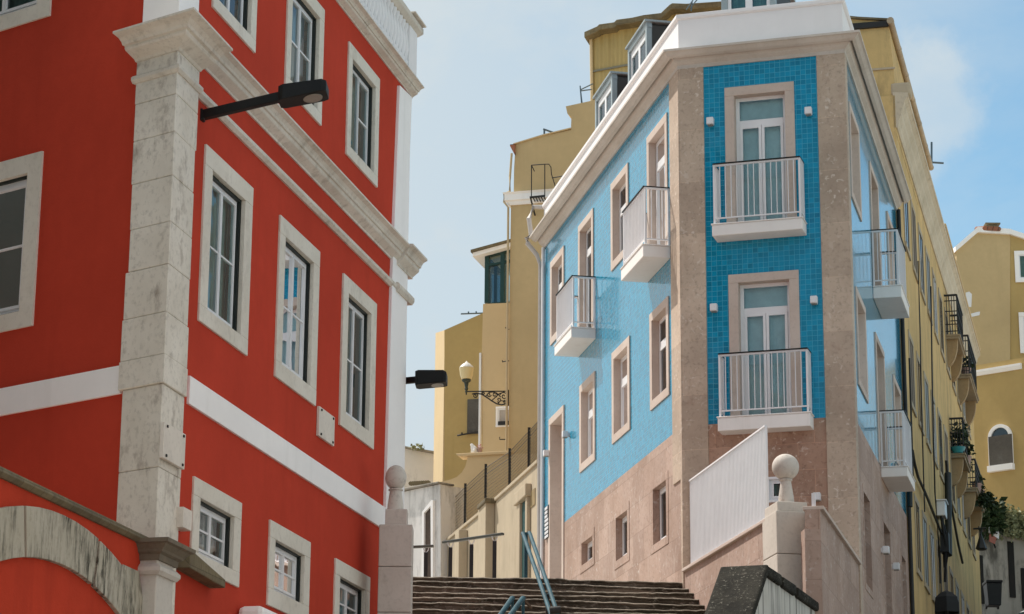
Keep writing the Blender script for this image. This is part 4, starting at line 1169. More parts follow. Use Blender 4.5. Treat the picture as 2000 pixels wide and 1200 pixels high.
# ornate bracket lamp on the yellow house
YL = 72.1
base = at(992, 776, YL)
ol = thing('bracket_lamp', 'cream glass street lamp on an ornate scrolled iron wall bracket', 'street lamp', base, None)
c = at(911, 745, YL); sc_ = (at(1000, 700, YL) - at(900, 700, YL)).x / 100      # metres per pixel
P_ = lambda x, y: at(x, y, YL)
zz = lambda y: P_(911, y).z - c.z
MB().lathe(c, [(4 * sc_, zz(743)), (9.5 * sc_, zz(741)), (12.5 * sc_, zz(733)), (14.5 * sc_, zz(719)), (14 * sc_, zz(719.2))], 24).build('globe', OPAL, ol, smooth=True)
MB().lathe(c, [(14.6 * sc_, zz(720)), (13 * sc_, zz(716.5)), (7 * sc_, zz(711)), (4 * sc_, zz(709.5)), (1.6 * sc_, zz(707)), (0, zz(705))], 24).build('globe_cap', OPALW, ol, smooth=True)
MB().lathe(c, [(0, zz(772)), (1.5 * sc_, zz(771)), (1.5 * sc_, zz(768)), (3 * sc_, zz(765)), (2.2 * sc_, zz(763)), (4.2 * sc_, zz(760)), (3 * sc_, zz(757)), (4.5 * sc_, zz(748)), (8.5 * sc_, zz(745)), (9 * sc_, zz(742)), (0, zz(741.5))], 20).build('holder', paint('green_bronze', (.04, .05, .035), .5, .2), ol, smooth=True)
m = MB(); rI = 1.15 * sc_
m.bar(P_(912, 765), P_(992, 764.5), 2.2 * sc_, 2.0 * sc_)
curve = lambda pts, r: m.tube([P_(*p) for p in pts], r, 6)
curve([(922, 770), (930, 768.5), (940, 770), (950, 776), (960, 783), (970, 789), (980, 791), (992, 788)], 1.5 * sc_)
def scroll(cx, cy, r0, turns, a0, sgn=1, r1=.6):
    n = int(18 * turns); pts = []
    for i in range(n + 1):
        u = i / n; r = r0 * (1 - u) + r1 * u; th = a0 + sgn * 2 * math.pi * turns * u
        pts.append((cx + r * math.cos(th), cy + r * math.sin(th)))
    curve(pts, rI)
scroll(928, 773, 5, 1.4, -1.2); scroll(984, 774, 8, 1.5, 3.4); scroll(966, 772, 5.2, 1.3, 1.0, -1); scroll(955, 771, 4.6, 1.3, .2); scroll(974, 781, 5, 1.2, 2.2, -1)
scroll(944, 769, 3.2, 1.2, 2.8); scroll(985, 785, 4, 1.2, 1.8, -1)
curve([(948, 775), (955, 767), (962, 766), (970, 768), (978, 776)], rI); curve([(960, 783), (968, 776), (974, 770), (985, 766)], rI); curve([(972, 789), (978, 783), (988, 784)], rI)
m.build('bracket', IRON, ol)
MB().bar(P_(992.5, 762), P_(992.5, 793), 4 * sc_, 4 * sc_).build('wall_plate', IRON, ol)

# ------------------------------------------------------------------ HOUSES BEHIND ON THE LEFT
FA = 105.0
def front(px, py, Y, ang=FA):
    p = at(px, py, Y); return Wall((p.x, p.y), ang)
def poly(W, pts, o=0): return [W.hit(x, y, o) for x, y in pts]
def house(name, label, W, pts, deep, mat_, cat='house'):
    P = poly(W, pts); c = W.pt(sum(p[0] for p in P) / len(P), 0, -deep / 2)
    t = thing(name, label, cat, c)
    MB().wprism(W, P, -deep, 0).build('wall', mat_, t)
    return t
def hwin(par, W, quad, smat, cur, sw_=.1, leaves=2, name='window', rev=.14, fm=None, proud=.02, **k):
    s0, s1, z0, z1 = W.rect(*quad, .02)
    # these stand in front of a closed wall: shallow reveal box
    m = MB().wbox(W, s0, s1, z1 - sw_, z1, .001, .06 + proud).wbox(W, s0, s1, z0, z0 + sw_, .001, .06 + proud).wbox(W, s0, s0 + sw_, z0 + sw_, z1 - sw_, .001, .06).wbox(W, s1 - sw_, s1, z0 + sw_, z1 - sw_, .001, .06)
    w = m.build(name, smat, par, bevel=.006)
    a, b, c, d = s0 + sw_, s1 - sw_, z0 + sw_, z1 - sw_; f = .05; mm = (a + b) / 2
    q = MB().wbox(W, a, b, d - f, d, .003, .04).wbox(W, a, b, c, c + f, .003, .04)
    for x0, x1_ in [(a, a + f), (b - f, b)] + ([(mm - f * .7, mm + f * .7)] if leaves == 2 else []): q.wbox(W, x0, x1_, c + f, d - f, .003, .039)
    q.build('frame', fm or WPVC, w)
    MB().wbox(W, a + f, b - f, c + f, d - f, .004, .02).build('pane', cur, w)
    return w
PANED = paint('dark_window_pane', (.02, .028, .03), .06, .2, .8)
# A: tall ochre house directly behind
W_A = front(1000, 600, 72.0)
hA = house('ochre_house', 'tall plain ochre house with white cornice band rising behind the blue house', W_A,
           [(993, 960), (995, 590), (998, 400), (1003, 396), (1004, 330), (1007, 282), (1060, 266), (1115, 254), (1116, 229), (1108, 222), (1105, 208), (1165, 195), (1330, 180), (1500, 180), (1500, 960)], 9, YEL)
P = W_A
s0, z0 = W_A.hit(996, 402); s1 = W_A.hit(1150, 385)[0]; z1 = W_A.hit(996, 379)[1]
MB().sweep([W_A.p + W_A.u * s0 - W_A.n * 1.0, W_A.p + W_A.u * s0, W_A.p + W_A.u * s1], [(-.05, z0), (.05, z0), (.09, z0 + .10), (.14, z0 + .13), (.14, z1 - .06), (.19, z1), (-.05, z1)]).build('cornice', WHITE, hA)
m = MB(); xg = W_A.pt(s0 - .06, 0, .1)
m.tube([W_A.pt(W_A.hit(1001, 302)[0], W_A.hit(1001, 302)[1], .1), W_A.pt(s0 + .02, z1 + .5, .1), W_A.pt(s0 + .02, z1 + .05, .1), W_A.pt(s0 - .16, z1 - .02, .1), W_A.pt(s0 - .16, z0 + .1, .1), W_A.pt(s0 - .03, z0 - .08, .08), W_A.pt(s0 - .03, zl, .08)], .034, 8)
m.build('downpipe', PIPEY, hA, smooth=True)
m = MB(); pr = [(1003, 283.5), (1060, 266), (1115, 252.5)]
for p, q in zip(pr, pr[1:]):
    (a, b), (c, d) = W_A.hit(*p), W_A.hit(*q)
    m.wprism(W_A, [(a, b), (c, d), (c, d + .035), (a, b + .035)], -9, .05)
m.build('roof_edge', YEL3, hA)
(a, b), (c, d) = W_A.hit(998, 288), W_A.hit(1007, 284)
MB().wprism(W_A, [(a, b), (c, b - .28), (c, d), (a, b + .05)], -1.2, .12).build('eave_tiles', TERRA, hA)
# corrugated upper house
W_C = front(1250, 150, 78.0)
hC = house('corrugated_house', 'higher house clad in yellow corrugated sheet under a mossy tiled eave', W_C, [(1153, 320), (1153, 76), (1262, 42), (1318, 28), (1345, 20), (1420, 15), (1420, 320)], 8, CORR)
m = MB(); pr = [(1147, 72), (1172, 61), (1176, 57), (1205, 53), (1210, 48), (1240, 44), (1262, 39), (1296, 35), (1313, 19), (1318, 16), (1345, 17), (1420, 12)]
for p, q in zip(pr, pr[1:]):
    (a, b), (c, d) = W_C.hit(*p), W_C.hit(*q)
    m.wprism(W_C, [(a, b - .2), (c, d - .2), (c, d), (a, b)], -8.4, .45)
m.build('roof', OLDROOF, hC, bevel=.02)
MB().tube([W_C.pt(*W_C.hit(1155, 78), .06), W_C.pt(*W_C.hit(1157, 200), .06)], .05, 8).build('downpipe', YEL3, hC)
MB().bar(W_C.pt(*W_C.hit(1156, 141), .03), W_C.pt(*W_C.hit(1226, 128), .03), .05, .06).build('flashing', paint('grey_flashing', (.2, .19, .15)), hC)
m = MB(); 
for i in range(6):
    for j in range(3):
        p = W_C.hit(1366 + i * 8, 17 - j * 7)
        c = W_C.pt(p[0], p[1], 1.4 - .2 * j)
        m.tube([c + Vector((0, -.3, -.1)), c + Vector((0, .2, .12))], [.11, .09], 8)
m.build('roof_tiles', TERRA, hC, smooth=True)
# B: bay with dark green glazing
W_B = front(960, 600, 76.0)
hB = house('pale_ochre_bay', 'pale ochre house bay topped by a dark green glazed sunroom', W_B, [(943, 960), (941, 690), (943.5, 594), (1010, 591), (1010, 960)], 4, YEL3)
g = [W_B.hit(946, 592), W_B.hit(1010, 592), W_B.hit(946, 499), W_B.hit(1010, 483)]
m = MB(); t_ = .13; b0 = g[0][1]; gs0_, gs1_ = g[0][0], g[1][0]
zt0 = g[2][1]; rise = (g[3][1] - g[2][1]) / (gs1_ - gs0_)
zt_at = lambda s: zt0 + rise * (s - gs0_)
D_ = -2.2
for s in (gs0_, gs0_ + .48 * (gs1_ - gs0_), gs1_):
    m.wprism(W_B, [(s, b0), (s + t_, b0), (s + t_, zt_at(s + t_)), (s, zt_at(s))], -t_, 0)
for fr in (.0, .80, 1.0):
    za_ = lambda s: b0 + (zt_at(s) - b0) * fr
    m.wprism(W_B, [(gs0_ + t_, za_(gs0_ + t_) - .07), (gs1_, za_(gs1_) - .07), (gs1_, za_(gs1_)), (gs0_ + t_, za_(gs0_ + t_))], -t_ + .01, -.01)
VS = Wall((W_B.p + W_B.u * gs0_), math.degrees(math.atan2(-W_B.n.x, -W_B.n.y)) + 180)   # left side of the sunroom
for k in range(3):
    o = D_ * k / 2
    m.wbox(W_B, gs0_ + .002, gs0_ + .10, b0, zt0, o - .06, o + .0) if k else None
m.wbox(W_B, gs0_ + .01, gs0_ + .09, zt0 - .1, zt0, D_, -t_)
sun = m.build('sunroom', paint('bottle_green_frame', (.012, .045, .04), .4, .15), hB)
m = MB()
m.wprism(W_B, [(gs0_ + t_, b0), (gs1_, b0), (gs1_, zt_at(gs1_)), (gs0_ + t_, zt0)], -.09, -.08)
m.wbox(W_B, gs0_ + .04, gs0_ + .05, b0, zt0, D_, -t_)
m.build('pane', GLASS, sun)
m = MB()
m.wbox(W_B, gs0_ + .5, gs1_, b0, zt0 + .2, D_ - .1, D_).wbox(W_B, gs0_ + .3, gs0_ + .42, b0, zt0, -1.2, -1.1)
m.build('inner_wall', paint('pale_blue_inner_wall', (.72, .78, .82), .7), sun)
e0, e1 = W_B.hit(925, 497), W_B.hit(1010, 474)
m = MB().wprism(W_B, [(e0[0], e0[1] - .03), (e1[0], e1[1] - .03), (e1[0], e1[1] + .05), (e0[0], e0[1] + .05)], D_ - .3, .35)
m.build('roof', OLDROOF, sun)
MB().wprism(W_B, [(e0[0] + .05, e0[1] - .16), (e1[0], e1[1] - .16), (e1[0], e1[1] - .032), (e0[0] + .05, e0[1] - .032)], D_ - .2, .28).build('soffit', WHITE, sun)
wS = W_B.hit(941, 690)
MB().wbox(W_B, wS[0] - .07, wS[0] - .005, zl - 1, wS[1], -.1, .05).build('downpipe', WPVC, hB)
hwin(hB, W_B, ((969, 795), (1004, 794), (1004, 834), (969, 834)), WHITE, paint('grey_shutter', (.45, .40, .36), .7, .05), .06, 1)
MB().wbox(W_B, *[W_B.hit(975, 833)[0], W_B.hit(1004, 833)[0]], W_B.hit(980, 832)[1], W_B.hit(980, 825)[1], .07, .14).build('planter_rail', IRON, hB)
# thin iron clothes racks on the bay wall
def rack(label, W, pts, tie=(), r=.018):
    a = W.pt(*W.hit(*pts[0]), .05)
    t = thing('clothes_rack', label, 'clothes rack', a, 'iron clothes racks on the back walls')
    m = MB().tube([W.pt(*W.hit(*p, .35), .35) for p in pts], r, 6)
    for p in tie: m.tube([W.pt(*W.hit(p[0], p[1], .35), .35), W.pt(*W.hit(p[2], p[3], .0), .0)], r, 6)
    m.build('frame', IRON, t)
    return t
rack('short dark clothes rack low on the pale ochre bay beside the fence', W_B, [(976, 854), (976, 858.5), (990, 858.5), (990, 854)])
rack('tiny dark bracket under the green sunroom near the pale bay edge', W_B, [(987, 640), (992, 644), (996, 643)])
rack('small dark wire bracket half way up the pale ochre bay', W_B, [(981, 704), (981, 707), (994, 705)])
# C: ochre house with lit side
W_O = front(868, 700, 86.0)
hO = house('ochre_side_house', 'deep ochre house with sloping roofline and a boarded dark window behind the lamp', W_O, [(868, 1000), (868, 645), (943, 612), (990, 595), (990, 1000)], 5, YEL2)
VL = Wall(tuple(W_O.p - W_O.n * 9), 168.7)
Pz = [W_O.hit(868, 1000)[1], W_O.hit(868, 645)[1]]
sd = Wall((W_O.p.x, W_O.p.y), 168.7)
sq_ = sd.hit(850, 700)[0]
MB().wprism(sd, [(sq_, Pz[0]), (-.01, Pz[0]), (-.01, Pz[1]), (sq_, sd.hit(850, 652)[1])], -.5, 0).build('side_wall', YEL3, hO)  # paler plaster puts the sunlit look of this side into its colour
s0_, s1_, z0_, z1_ = W_O.rect((913, 780), (941, 780), (941, 846), (913, 849), .03)
MB().wbox(W_O, s0_, s1_, z0_, z1_, .002, .06).build('boarded_window', WOODG, hO)
m = MB().tube([W_O.pt(*W_O.hit(897, 854), .25), W_O.pt(*W_O.hit(940, 846), .25)], .03, 6).tube([W_O.pt(*W_O.hit(906, 852), .25), W_O.pt(*W_O.hit(906, 848), .25)], .03, 6).tube([W_O.pt(*W_O.hit(912, 851), .25), W_O.pt(*W_O.hit(912, 847), .0)], .02, 6)
tag(thing('clothes_rack', 'long sloping iron bar below the boarded dark window', 'clothes rack', W_O.pt(*W_O.hit(900, 852), .2), 'iron clothes racks on the back walls'), 'long sloping iron bar below the boarded dark window', 'clothes rack')
m.build('bar', IRON, COL.objects[-1] if False else [o for o in COL.objects if o.name.startswith('clothes_rack')][-1])
# antenna things
def antenna(label, pts, Y, r=.02):
    t = thing('antenna', label, 'antenna', at(*pts[0][0], Y), 'roof antennas')
    m = MB()
    for p in pts: m.tube([at(*q, Y) for q in p], r, 6)
    m.build('mast', paint('grey_antenna_metal', (.10, .14, .17), .4, .1, metal=.4), t)
    return t
antenna('flat antenna rod sticking out left of the deep ochre roof', [[(943, 612), (900, 613.5)], [(915, 613), (915, 609)], [(930, 612.5), (930, 608.5)]], 85.9, .028)
antenna('bent pipe antenna on the plain ochre house roof', [[(1063, 268), (1063, 253)], [(1061, 252.5), (1084, 260.5)]], 71.8, .03)
antenna('spindly antenna at the lower left edge of the corrugated house', [[(1136, 205), (1133, 168)], [(1133, 176), (1158, 164)], [(1133, 178), (1156, 175)], [(1134, 178), (1137, 203)]], 73.0)
antenna('antenna mast with angled bars above the corner parapet', [[(1350, 22), (1352, 2)], [(1340, 20), (1362, -12)], [(1348, 16), (1368, -8)]], 76)
antenna('cross shaped antenna above the street side gutter', [[(1819.5, 322), (1819.5, 278)], [(1812, 317), (1843, 319)]], 70, .03)
# iron balcony frame on the plain ochre wall
t = thing('iron_frame', 'rusty iron frame with slatted shelf fixed to the plain ochre wall', 'iron frame', W_A.pt(*W_A.hit(1050, 385), .2))
m = MB(); A_ = lambda x, y, o=.5: W_A.pt(*W_A.hit(x, y, o), o)
for p in ([(1038, 385), (1038, 323)], [(1064, 384), (1064, 321)], [(1038, 323), (1064, 321), (1072, 321), (1076, 327), (1077, 340), (1085, 366)], [(1038, 323), (1044, 335)], [(1078, 348), (1100, 344)]):
    m.tube([A_(*q) for q in p], .016, 6)
m.bar(A_(1035, 386), A_(1064, 383), .06, .05)
for k in range(5): m.bar(A_(1041 + k * 5.5, 385.5), A_(1045 + k * 5.5, 394, .05), .03, .02)
m.bar(A_(1036, 386), A_(1045, 421, .04), .04, .04)
m.build('frame', IRON, t)

# D: garden wall with a swooping top behind the fence, ledge, cat, flower pot
W_D = front(950, 950, 71.0)
cw = house('curved_garden_wall', 'ochre garden wall whose top sweeps up in a curve below the sunroom', W_D,
           [(850, 1060), (850, 945), (866, 940), (880, 937), (892, 932), (902, 923), (909, 911), (912, 899), (914, 888), (1070, 886), (1070, 1060)], .5, YEL3, 'wall')
l0, l1 = W_D.hit(891, 887), W_D.hit(917, 894)
MB().wprism(W_D, [(l0[0], l0[1]), (W_D.hit(1000, 887)[0], l0[1] + .01), (W_D.hit(1000, 887)[0], l0[1] - .09), (l0[0] + .08, l0[1] - .09)], -.45, .07).build('coping', YEL3, cw, bevel=.02)
zw = l0[1] + .012
pc = W_D.pt(W_D.hit(924, 886)[0], zw, -.1); u3 = Vector((W_D.u.x, W_D.u.y, 0))
# sitting cat looking left, grown from a skin skeleton
def cat(c, left, hgt):
    k = hgt / .50
    P = lambda f, u_, s_=0: tuple(left * (f * k) + Vector((0, 0, u_ * k)) + left.cross(Vector((0, 0, 1))) * (s_ * k))
    V_ = [P(-.08, .10), P(-.02, .19), P(.04, .28), P(.075, .345), P(.10, .39), P(.145, .385), P(.175, .375), P(.085, .16, .05), P(.10, .06, .05), P(.115, .015, .05), P(.085, .16, -.05), P(.10, .06, -.05), P(.115, .015, -.05),
          P(.085, .455, .040), P(.085, .455, -.040), P(-.02, .05, .09), P(.06, .018, .10), P(-.02, .05, -.09), P(.06, .018, -.10), P(-.15, .03), P(-.20, .02, .05), P(-.18, .02, .12), P(.095, .425, .030), P(.095, .425, -.030)]
    E_ = [(0, 1), (1, 2), (2, 3), (3, 4), (4, 5), (5, 6), (2, 7), (7, 8), (8, 9), (2, 10), (10, 11), (11, 12), (4, 22), (22, 13), (4, 23), (23, 14), (0, 15), (15, 16), (0, 17), (17, 18), (0, 19), (19, 20), (20, 21)]
    rad = [.15, .14, .115, .08, .085, .058, .03, .048, .034, .036, .048, .034, .036, .008, .008, .075, .036, .075, .036, .034, .03, .02, .036, .036]
    me = bpy.data.meshes.new('cat'); me.from_pydata(V_, E_, [])
    o = bpy.data.objects.new('cat', me); COL.objects.link(o); o.location = c
    me.materials.append(FUR)
    s = o.modifiers.new('skin', 'SKIN'); sub = o.modifiers.new('smooth', 'SUBSURF'); sub.levels = 2; sub.render_levels = 2
    for v, r in zip(me.skin_vertices[0].data, rad): v.radius = (r * k, r * k)
    me.skin_vertices[0].data[0].use_root = True
    for e_ in (1, -1):
        MB().lathe(Vector(c) + Vector(P(.147, .40, .032 * e_)), [(0, -.008 * k), (.008 * k, 0), (0, .008 * k)], 8).build('eye', IRON, o)
    MB().lathe(Vector(c) + Vector(P(.20, .374, 0)), [(0, -.006 * k), (.009 * k, 0), (0, .006 * k)], 8).build('nose', POTC, o)
    return o
hc = W_D.hit(921, 864)[1] - zw
ct = cat(pc, -u3, hc * 1.04)
tag(ct, 'white cat sitting on the curved garden wall, facing left', 'cat')
fp = W_D.pt(W_D.hit(935, 886)[0], zw, -.12)
t = thing('flower_pot', 'small pink flower pot on the garden wall behind the white cat', 'flower pot', fp)
MB().lathe(fp, [(0, 0), (.05, 0), (.07, .11), (.08, .11), (.08, .14), (.065, .14), (.06, .11), (0, .11)], 18).build('pot', POTC, t, smooth=True)
def leaves(m, c, rad, n, size, rnd_, squash=(1, 1, 1), droop=0.0):
    for _ in range(n):
        while True:
            p = Vector((rnd_.uniform(-1, 1), rnd_.uniform(-1, 1), rnd_.uniform(-1, 1)))
            if .25 < p.length < 1: break
        q = Vector(c) + Vector((p.x * rad * squash[0], p.y * rad * squash[1], p.z * rad * squash[2]))
        d = Vector((rnd_.uniform(-1, 1), rnd_.uniform(-1, 1), rnd_.uniform(-.6, .8) - droop)).normalized()
        s_ = d.cross(Vector((rnd_.uniform(-1, 1), rnd_.uniform(-1, 1), rnd_.uniform(-1, 1)))).normalized()
        L_ = size * rnd_.uniform(.6, 1.4); w = L_ * .32
        m.face([q, q + d * L_ * .45 + s_ * w, q + d * L_, q + d * L_ * .45 - s_ * w])
rn = random.Random(11)
m = MB(); leaves(m, fp + Vector((0, 0, .19)), .075, 34, .05, rn); m.build('flowers', paint('pink_petal', (.55, .25, .25), .7, .2), t)

# E: cream retaining wall carrying on the line of the blue house
W_E = Wall((BL.pt(sFar, 0, .05).x, BL.pt(sFar, 0, .05).y), 168.7)
def pe(*pts): return [W_E.hit(*p) for p in pts]
top = pe((1052, 903), (1000, 950), (940, 1003), (868, 1062), (856, 1075))
rw = thing('retaining_wall', 'sunlit cream retaining wall with small doorway continuing the line of the blue house', 'wall', W_E.pt(top[2][0], 0))
eb = zl - 1.5
dr = W_E.rect((1022, 985), (1033, 975), (1033, 1128), (1022, 1132)); vt = W_E.rect((1037, 962), (1046, 953), (1046, 985), (1037, 993))
P = [(top[0][0], eb)] + top + [(top[-1][0], eb)]
MB().wprism(W_E, P, -.6, 0).build('wall', CREAM, rw)
m = MB()
for a, b in zip(top, top[1:]):
    m.wprism(W_E, [(a[0], a[1] - .02), (b[0], b[1] - .02), (b[0], b[1] + .07), (a[0], a[1] + .07)], -.62, .05)
m.build('coping', CREAM, rw, bevel=.015)
a, b, c, d = dr
m = MB().wbox(W_E, a - .35, a, eb, d + .02, .002, .10).wbox(W_E, b, b + .2, eb, d + .02, .002, .10).wbox(W_E, a - .45, b + .3, d + .02, d + .32, .002, .16)
dd = m.build('doorway', CREAM, rw, bevel=.02)
MB().wbox(W_E, a, b, eb, d + .02, .003, .03).build('door', paint('teal_door', (.012, .065, .065), .5, .2), dd)
MB().wbox(W_E, *vt[:2], vt[2], vt[3], .003, .02).build('vent', paint('brown_vent_slats', (.30, .22, .11), .8, .2), rw)  # plain brown panel for the vent
def buttress(x0, x1, yt, name='buttress'):
    q0, q1 = W_E.hit(x0, yt + 8), W_E.hit(x1, yt)
    MB().wbox(W_E, q0[0], q1[0], eb, (q0[1] + q1[1]) / 2, .002, .25).build(name, CREAM, rw, bevel=.02)
buttress(952, 967, 985); buttress(906, 914, 1035)
p = W_E.hit(962, 985)
MB().wbox(W_E, p[0] - .6, p[0] + .5, p[1] - .05, p[1] + .06, -.1, .3).build('ledge', OLDROOF, rw, bevel=.02)
# wire fence on top
fposts = [((1033, 836), (1033, 921)), ((993, 879), (995, 960)), ((947, 909), (948, 997)), ((906, 948), (908, 1027)), ((870, 985), (870, 1060))]
We2 = W_E.off(-.25)
fe = thing('wire_fence', 'wire mesh fence on dark posts along the cream retaining wall', 'fence', We2.pt(We2.hit(948, 987)[0], We2.hit(948, 987)[1]))
tops = []
for (x0, y0), (x1_, y1) in fposts:
    a, b = We2.hit(x0, y0), We2.hit(x1_, y1)
    MB().bar(We2.pt(b[0], b[1] - .3), We2.pt(b[0], a[1]), .07, .07).build('post', IRON, fe)
    tops.append((b[0], b[1], a[1]))
tops.insert(0, (tops[0][0] + 1.6, tops[0][1] + .1 + (tops[0][1] - tops[1][1]) * .5, tops[0][2] + (tops[0][2] - tops[1][2]) * .5))
m = MB()
for (s0_, b0_, t0_), (s1_, b1_, t1_) in zip(tops, tops[1:]):
    for k in range(13):
        u = .04 + .88 * k / 12
        m.tube([We2.pt(s0_, b0_ + (t0_ - b0_) * u), We2.pt(s1_, b1_ + (t1_ - b1_) * u)], .011 if k in (12, 10) else .0042, 4)
    for k in range(24):
        u = k / 24; s_ = s0_ + (s1_ - s0_) * u
        m.tube([We2.pt(s_, b0_ + (b1_ - b0_) * u), We2.pt(s_, b0_ + (b1_ - b0_) * u + .92 * (t0_ + (t1_ - t0_) * u - b0_ - (b1_ - b0_) * u))], .0042, 4)
m.build('mesh', paint('grey_fence_wire', (.10, .095, .08), .5), fe)
# F: dirty white house on the far left and a mouldy wall above it
W_F = front(800, 1050, 71.5, 138.0)
hF = house('dirty_white_house', 'weathered white house end with black mould streaks and a narrow doorway', W_F, [(740, 1160), (740, 968), (785, 962), (806, 957), (860, 946), (861, 1160)], 4, WDIRT)
m = MB(); dq = poly(W_F, [(832, 1160), (832, 1003), (845, 990), (847, 1160)])
MB().wprism(W_F, dq, .003, .03).build('door', paint('dark_brown_door', (.09, .06, .045), .7, .3), hF)
dq2 = poly(W_F, [(828, 1160), (829, 1001), (847, 978), (850, 978), (850, 1160), (846.5, 1160), (845.5, 989), (832.5, 1003), (832, 1160)])
MB().wprism(W_F, dq2, .002, .09).build('door_frame', WHITE, hF)
cp = poly(W_F, [(738, 967), (785, 961), (806, 956), (862, 945), (862, 941.5), (806, 952), (785, 957), (738, 963)])
MB().wprism(W_F, cp, -.5, .12).build('coping', GDIRT, hF, bevel=.02)
m = MB()
for k in range(9):
    p = at(803 + k * 4.2, 946.5 - .25 * k, 76.5)
    m.tube([p + Vector((0, -.4, -.05)), p + Vector((0, .4, .1))], .07, 8)
m.build('roof_tiles', OLDROOF, hF, smooth=True)
W_G = front(820, 900, 90.0, 80)
hG = house('mouldy_wall', 'pale mouldy wall top seen between the red house and the deep ochre house', W_G, [(760, 1000), (760, 871), (843, 886), (870, 890), (870, 1000)], .5, WDIRT, 'wall')
cp = poly(W_G, [(760, 871), (870, 890), (870, 886), (842, 881.5), (760, 867.5)])
MB().wprism(W_G, cp, -.6, .12).build('coping', GDIRT, hG, bevel=.02)
m = MB(); c = at(816, 874, 89.7); leaves(m, c, .18, 60, .12, rn, (1.6, 1, .6)); m.build('moss', LEAFP, hG)
#@@PART4

# ------------------------------------------------------------------ LONG YELLOW HOUSE down the street
W_R = Wall((BR.pt(sRE, 0).x, BR.pt(sRE, 0).y), 14.08).off(.06)
s0R = .03
s1R = W_R.hit(1893, 620)[0]
zRc0 = (W_R.hit(1775, 306)[1] + W_R.hit(1833, 547)[1]) / 2
RCO = .30
zRc1 = (W_R.hit(1800, 284, RCO)[1] + W_R.hit(1870, 525, RCO)[1]) / 2
print('zRc', zRc0, zRc1); print('yellow', s1R, zRc0, zRc1)
hR = thing('long_yellow_house', 'long mottled yellow tenement with pale cornice receding up the right hand street', 'house', W_R.pt(s1R / 2, 0, -2))
m = MB()
m.wbox(W_R, s0R, s1R, ZG, zRc1 - .05, -6, 0)
m.build('wall', YELD, hR)
MB().sweep([W_R.p + W_R.u * (s0R + 0) - W_R.n * .0, W_R.p + W_R.u * s1R], [(-.05, zRc0), (.03, zRc0)] + [(.03 + (RCO - .03) * a_, zRc0 + (zRc1 - zRc0) * b_) for a_, b_ in ((.12, .10), (.14, .2), (.34, .36), (.38, .48), (.62, .66), (.66, .76), (.9, .86), (1, .88), (1, 1))] + [(-.05, zRc1 + .04)]).build('cornice', stone('street_cornice_stone', (.62, .53, .40), (.50, .42, .30), .4, .5, (.22, .17, .11), None, .3), hR)
# taller near block with its blank gable and gutter
gz1 = at(1700, 38, W_R.pt(0, 0).y).z
W_g = Wall((W_R.pt(s0R + .05, 0, 0).x, W_R.pt(s0R + .05, 0, 0).y), 104.08)
# gable faces the camera: front plane through the near corner, extends to the left
sg0 = W_g.hit(1560, 60)[0]; sg1 = 0.0
def gp(x, y): return W_g.hit(x, y)
gt = [gp(1600, 36), gp(1657, 37), gp(1676, 39), gp(1735, 42)]
q1 = gp(1747, 133); q2 = gp(1749, 200)
m = MB()
P = [(gt[0][0], zRc1 - 1)] + gt + [(q1[0] - .02, q1[1]), (q1[0], zRc1 - 1)]
W_g2 = W_g
m.wprism(W_g2, P, -5.5, 0)
m.build('gable', YELD, hR)
m = MB()
for a, b in zip(gt, gt[1:]): m.wprism(W_g, [(a[0], a[1]), (b[0], b[1]), (b[0], b[1] + .05), (a[0], a[1] + .05)], -5.6, .08)
m.build('roof_edge', OLDROOF, hR)
MB().wbox(W_g, gt[0][0], q1[0] + .01, q1[1] - .03, q1[1] + .02, 0.001, .03).build('ledge', CREAM, hR)
# attic storey set back behind the cornice: dark eave and clay gutter along the street side
og = W_R.depth(0.0, 22.0, 1745)
p0, p1 = W_R.hit(1765, 122, og), W_R.hit(1810, 310, og)
zg = (p0[1] + p1[1]) / 2; sa = -.12; sb = W_R.hit(1818, 330, og)[0]
print('gutter', og, p0, p1, sb)
m = MB().tube([W_R.pt(sa, zg, og), W_R.pt(sb, zg, og)], .075, 10)
for k in range(7):
    s = sa + (sb - sa) * k / 6; m.tube([W_R.pt(s - .05, zg, og), W_R.pt(s + .05, zg, og)], .083, 10)
m.build('gutter', stone('gutter_clay', (.50, .40, .28), (.38, .30, .21), .4, .4, (.2, .16, .11)), hR, smooth=True)
MB().wbox(W_R, .0, sb, zg - .07, zg + .07, og - 3, og - .07).build('eave', IRON, hR)
MB().wbox(W_R, sb, s1R, zRc1 + .045, zRc1 + .12, -3, .33).build('eave', YEL3, hR, bevel=.03)
MB().wbox(W_R, s0R + .02, s0R + .5, zRc1 - .03, zRc1 + .28, -.1, .36).build('cornice_end', CREAM, hR, bevel=.06)
m = MB().wbox(W_R, .12, sb, zRc1 - .06, zg - .075, og - 3, og - .32)
m.build('attic_wall', YELD, hR)
# windows: columns and rows read from the photograph
ref = [W_R.hit(1782, 400)[0], W_R.hit(1797, 470)[0], W_R.hit(1810, 520)[0], W_R.hit(1825, 580)[0]]
print('cols', ref)
zr1 = [W_R.hit(1783, 405)[1], W_R.hit(1786.7, 516)[1]]
zr2 = [W_R.hit(1791, 692)[1], W_R.hit(1798, 800)[1]]
zr3 = [W_R.hit(1785, 965)[1], W_R.hit(1790, 1040)[1]]
print('rows', zr1, zr2, zr3)
step = (ref[3] - ref[0]) / 3
cols = [ref[0] + step * k for k in range(-1, 12) if s0R + .9 < ref[0] + step * k < s1R - .8]
SURR = stone('street_window_stone', (.42, .36, .26), (.34, .28, .2), .4, .4, (.2, .16, .11))
SHUT = paint('brown_shutter_frame', (.09, .065, .04), .6, .2)
PCUR = [PANED, PANED, paint('faded_shutter', (.17, .12, .07), .7, .15), PANED, paint('pale_blind_pane', (.20, .19, .16), .4, .1)]
rowsz = []
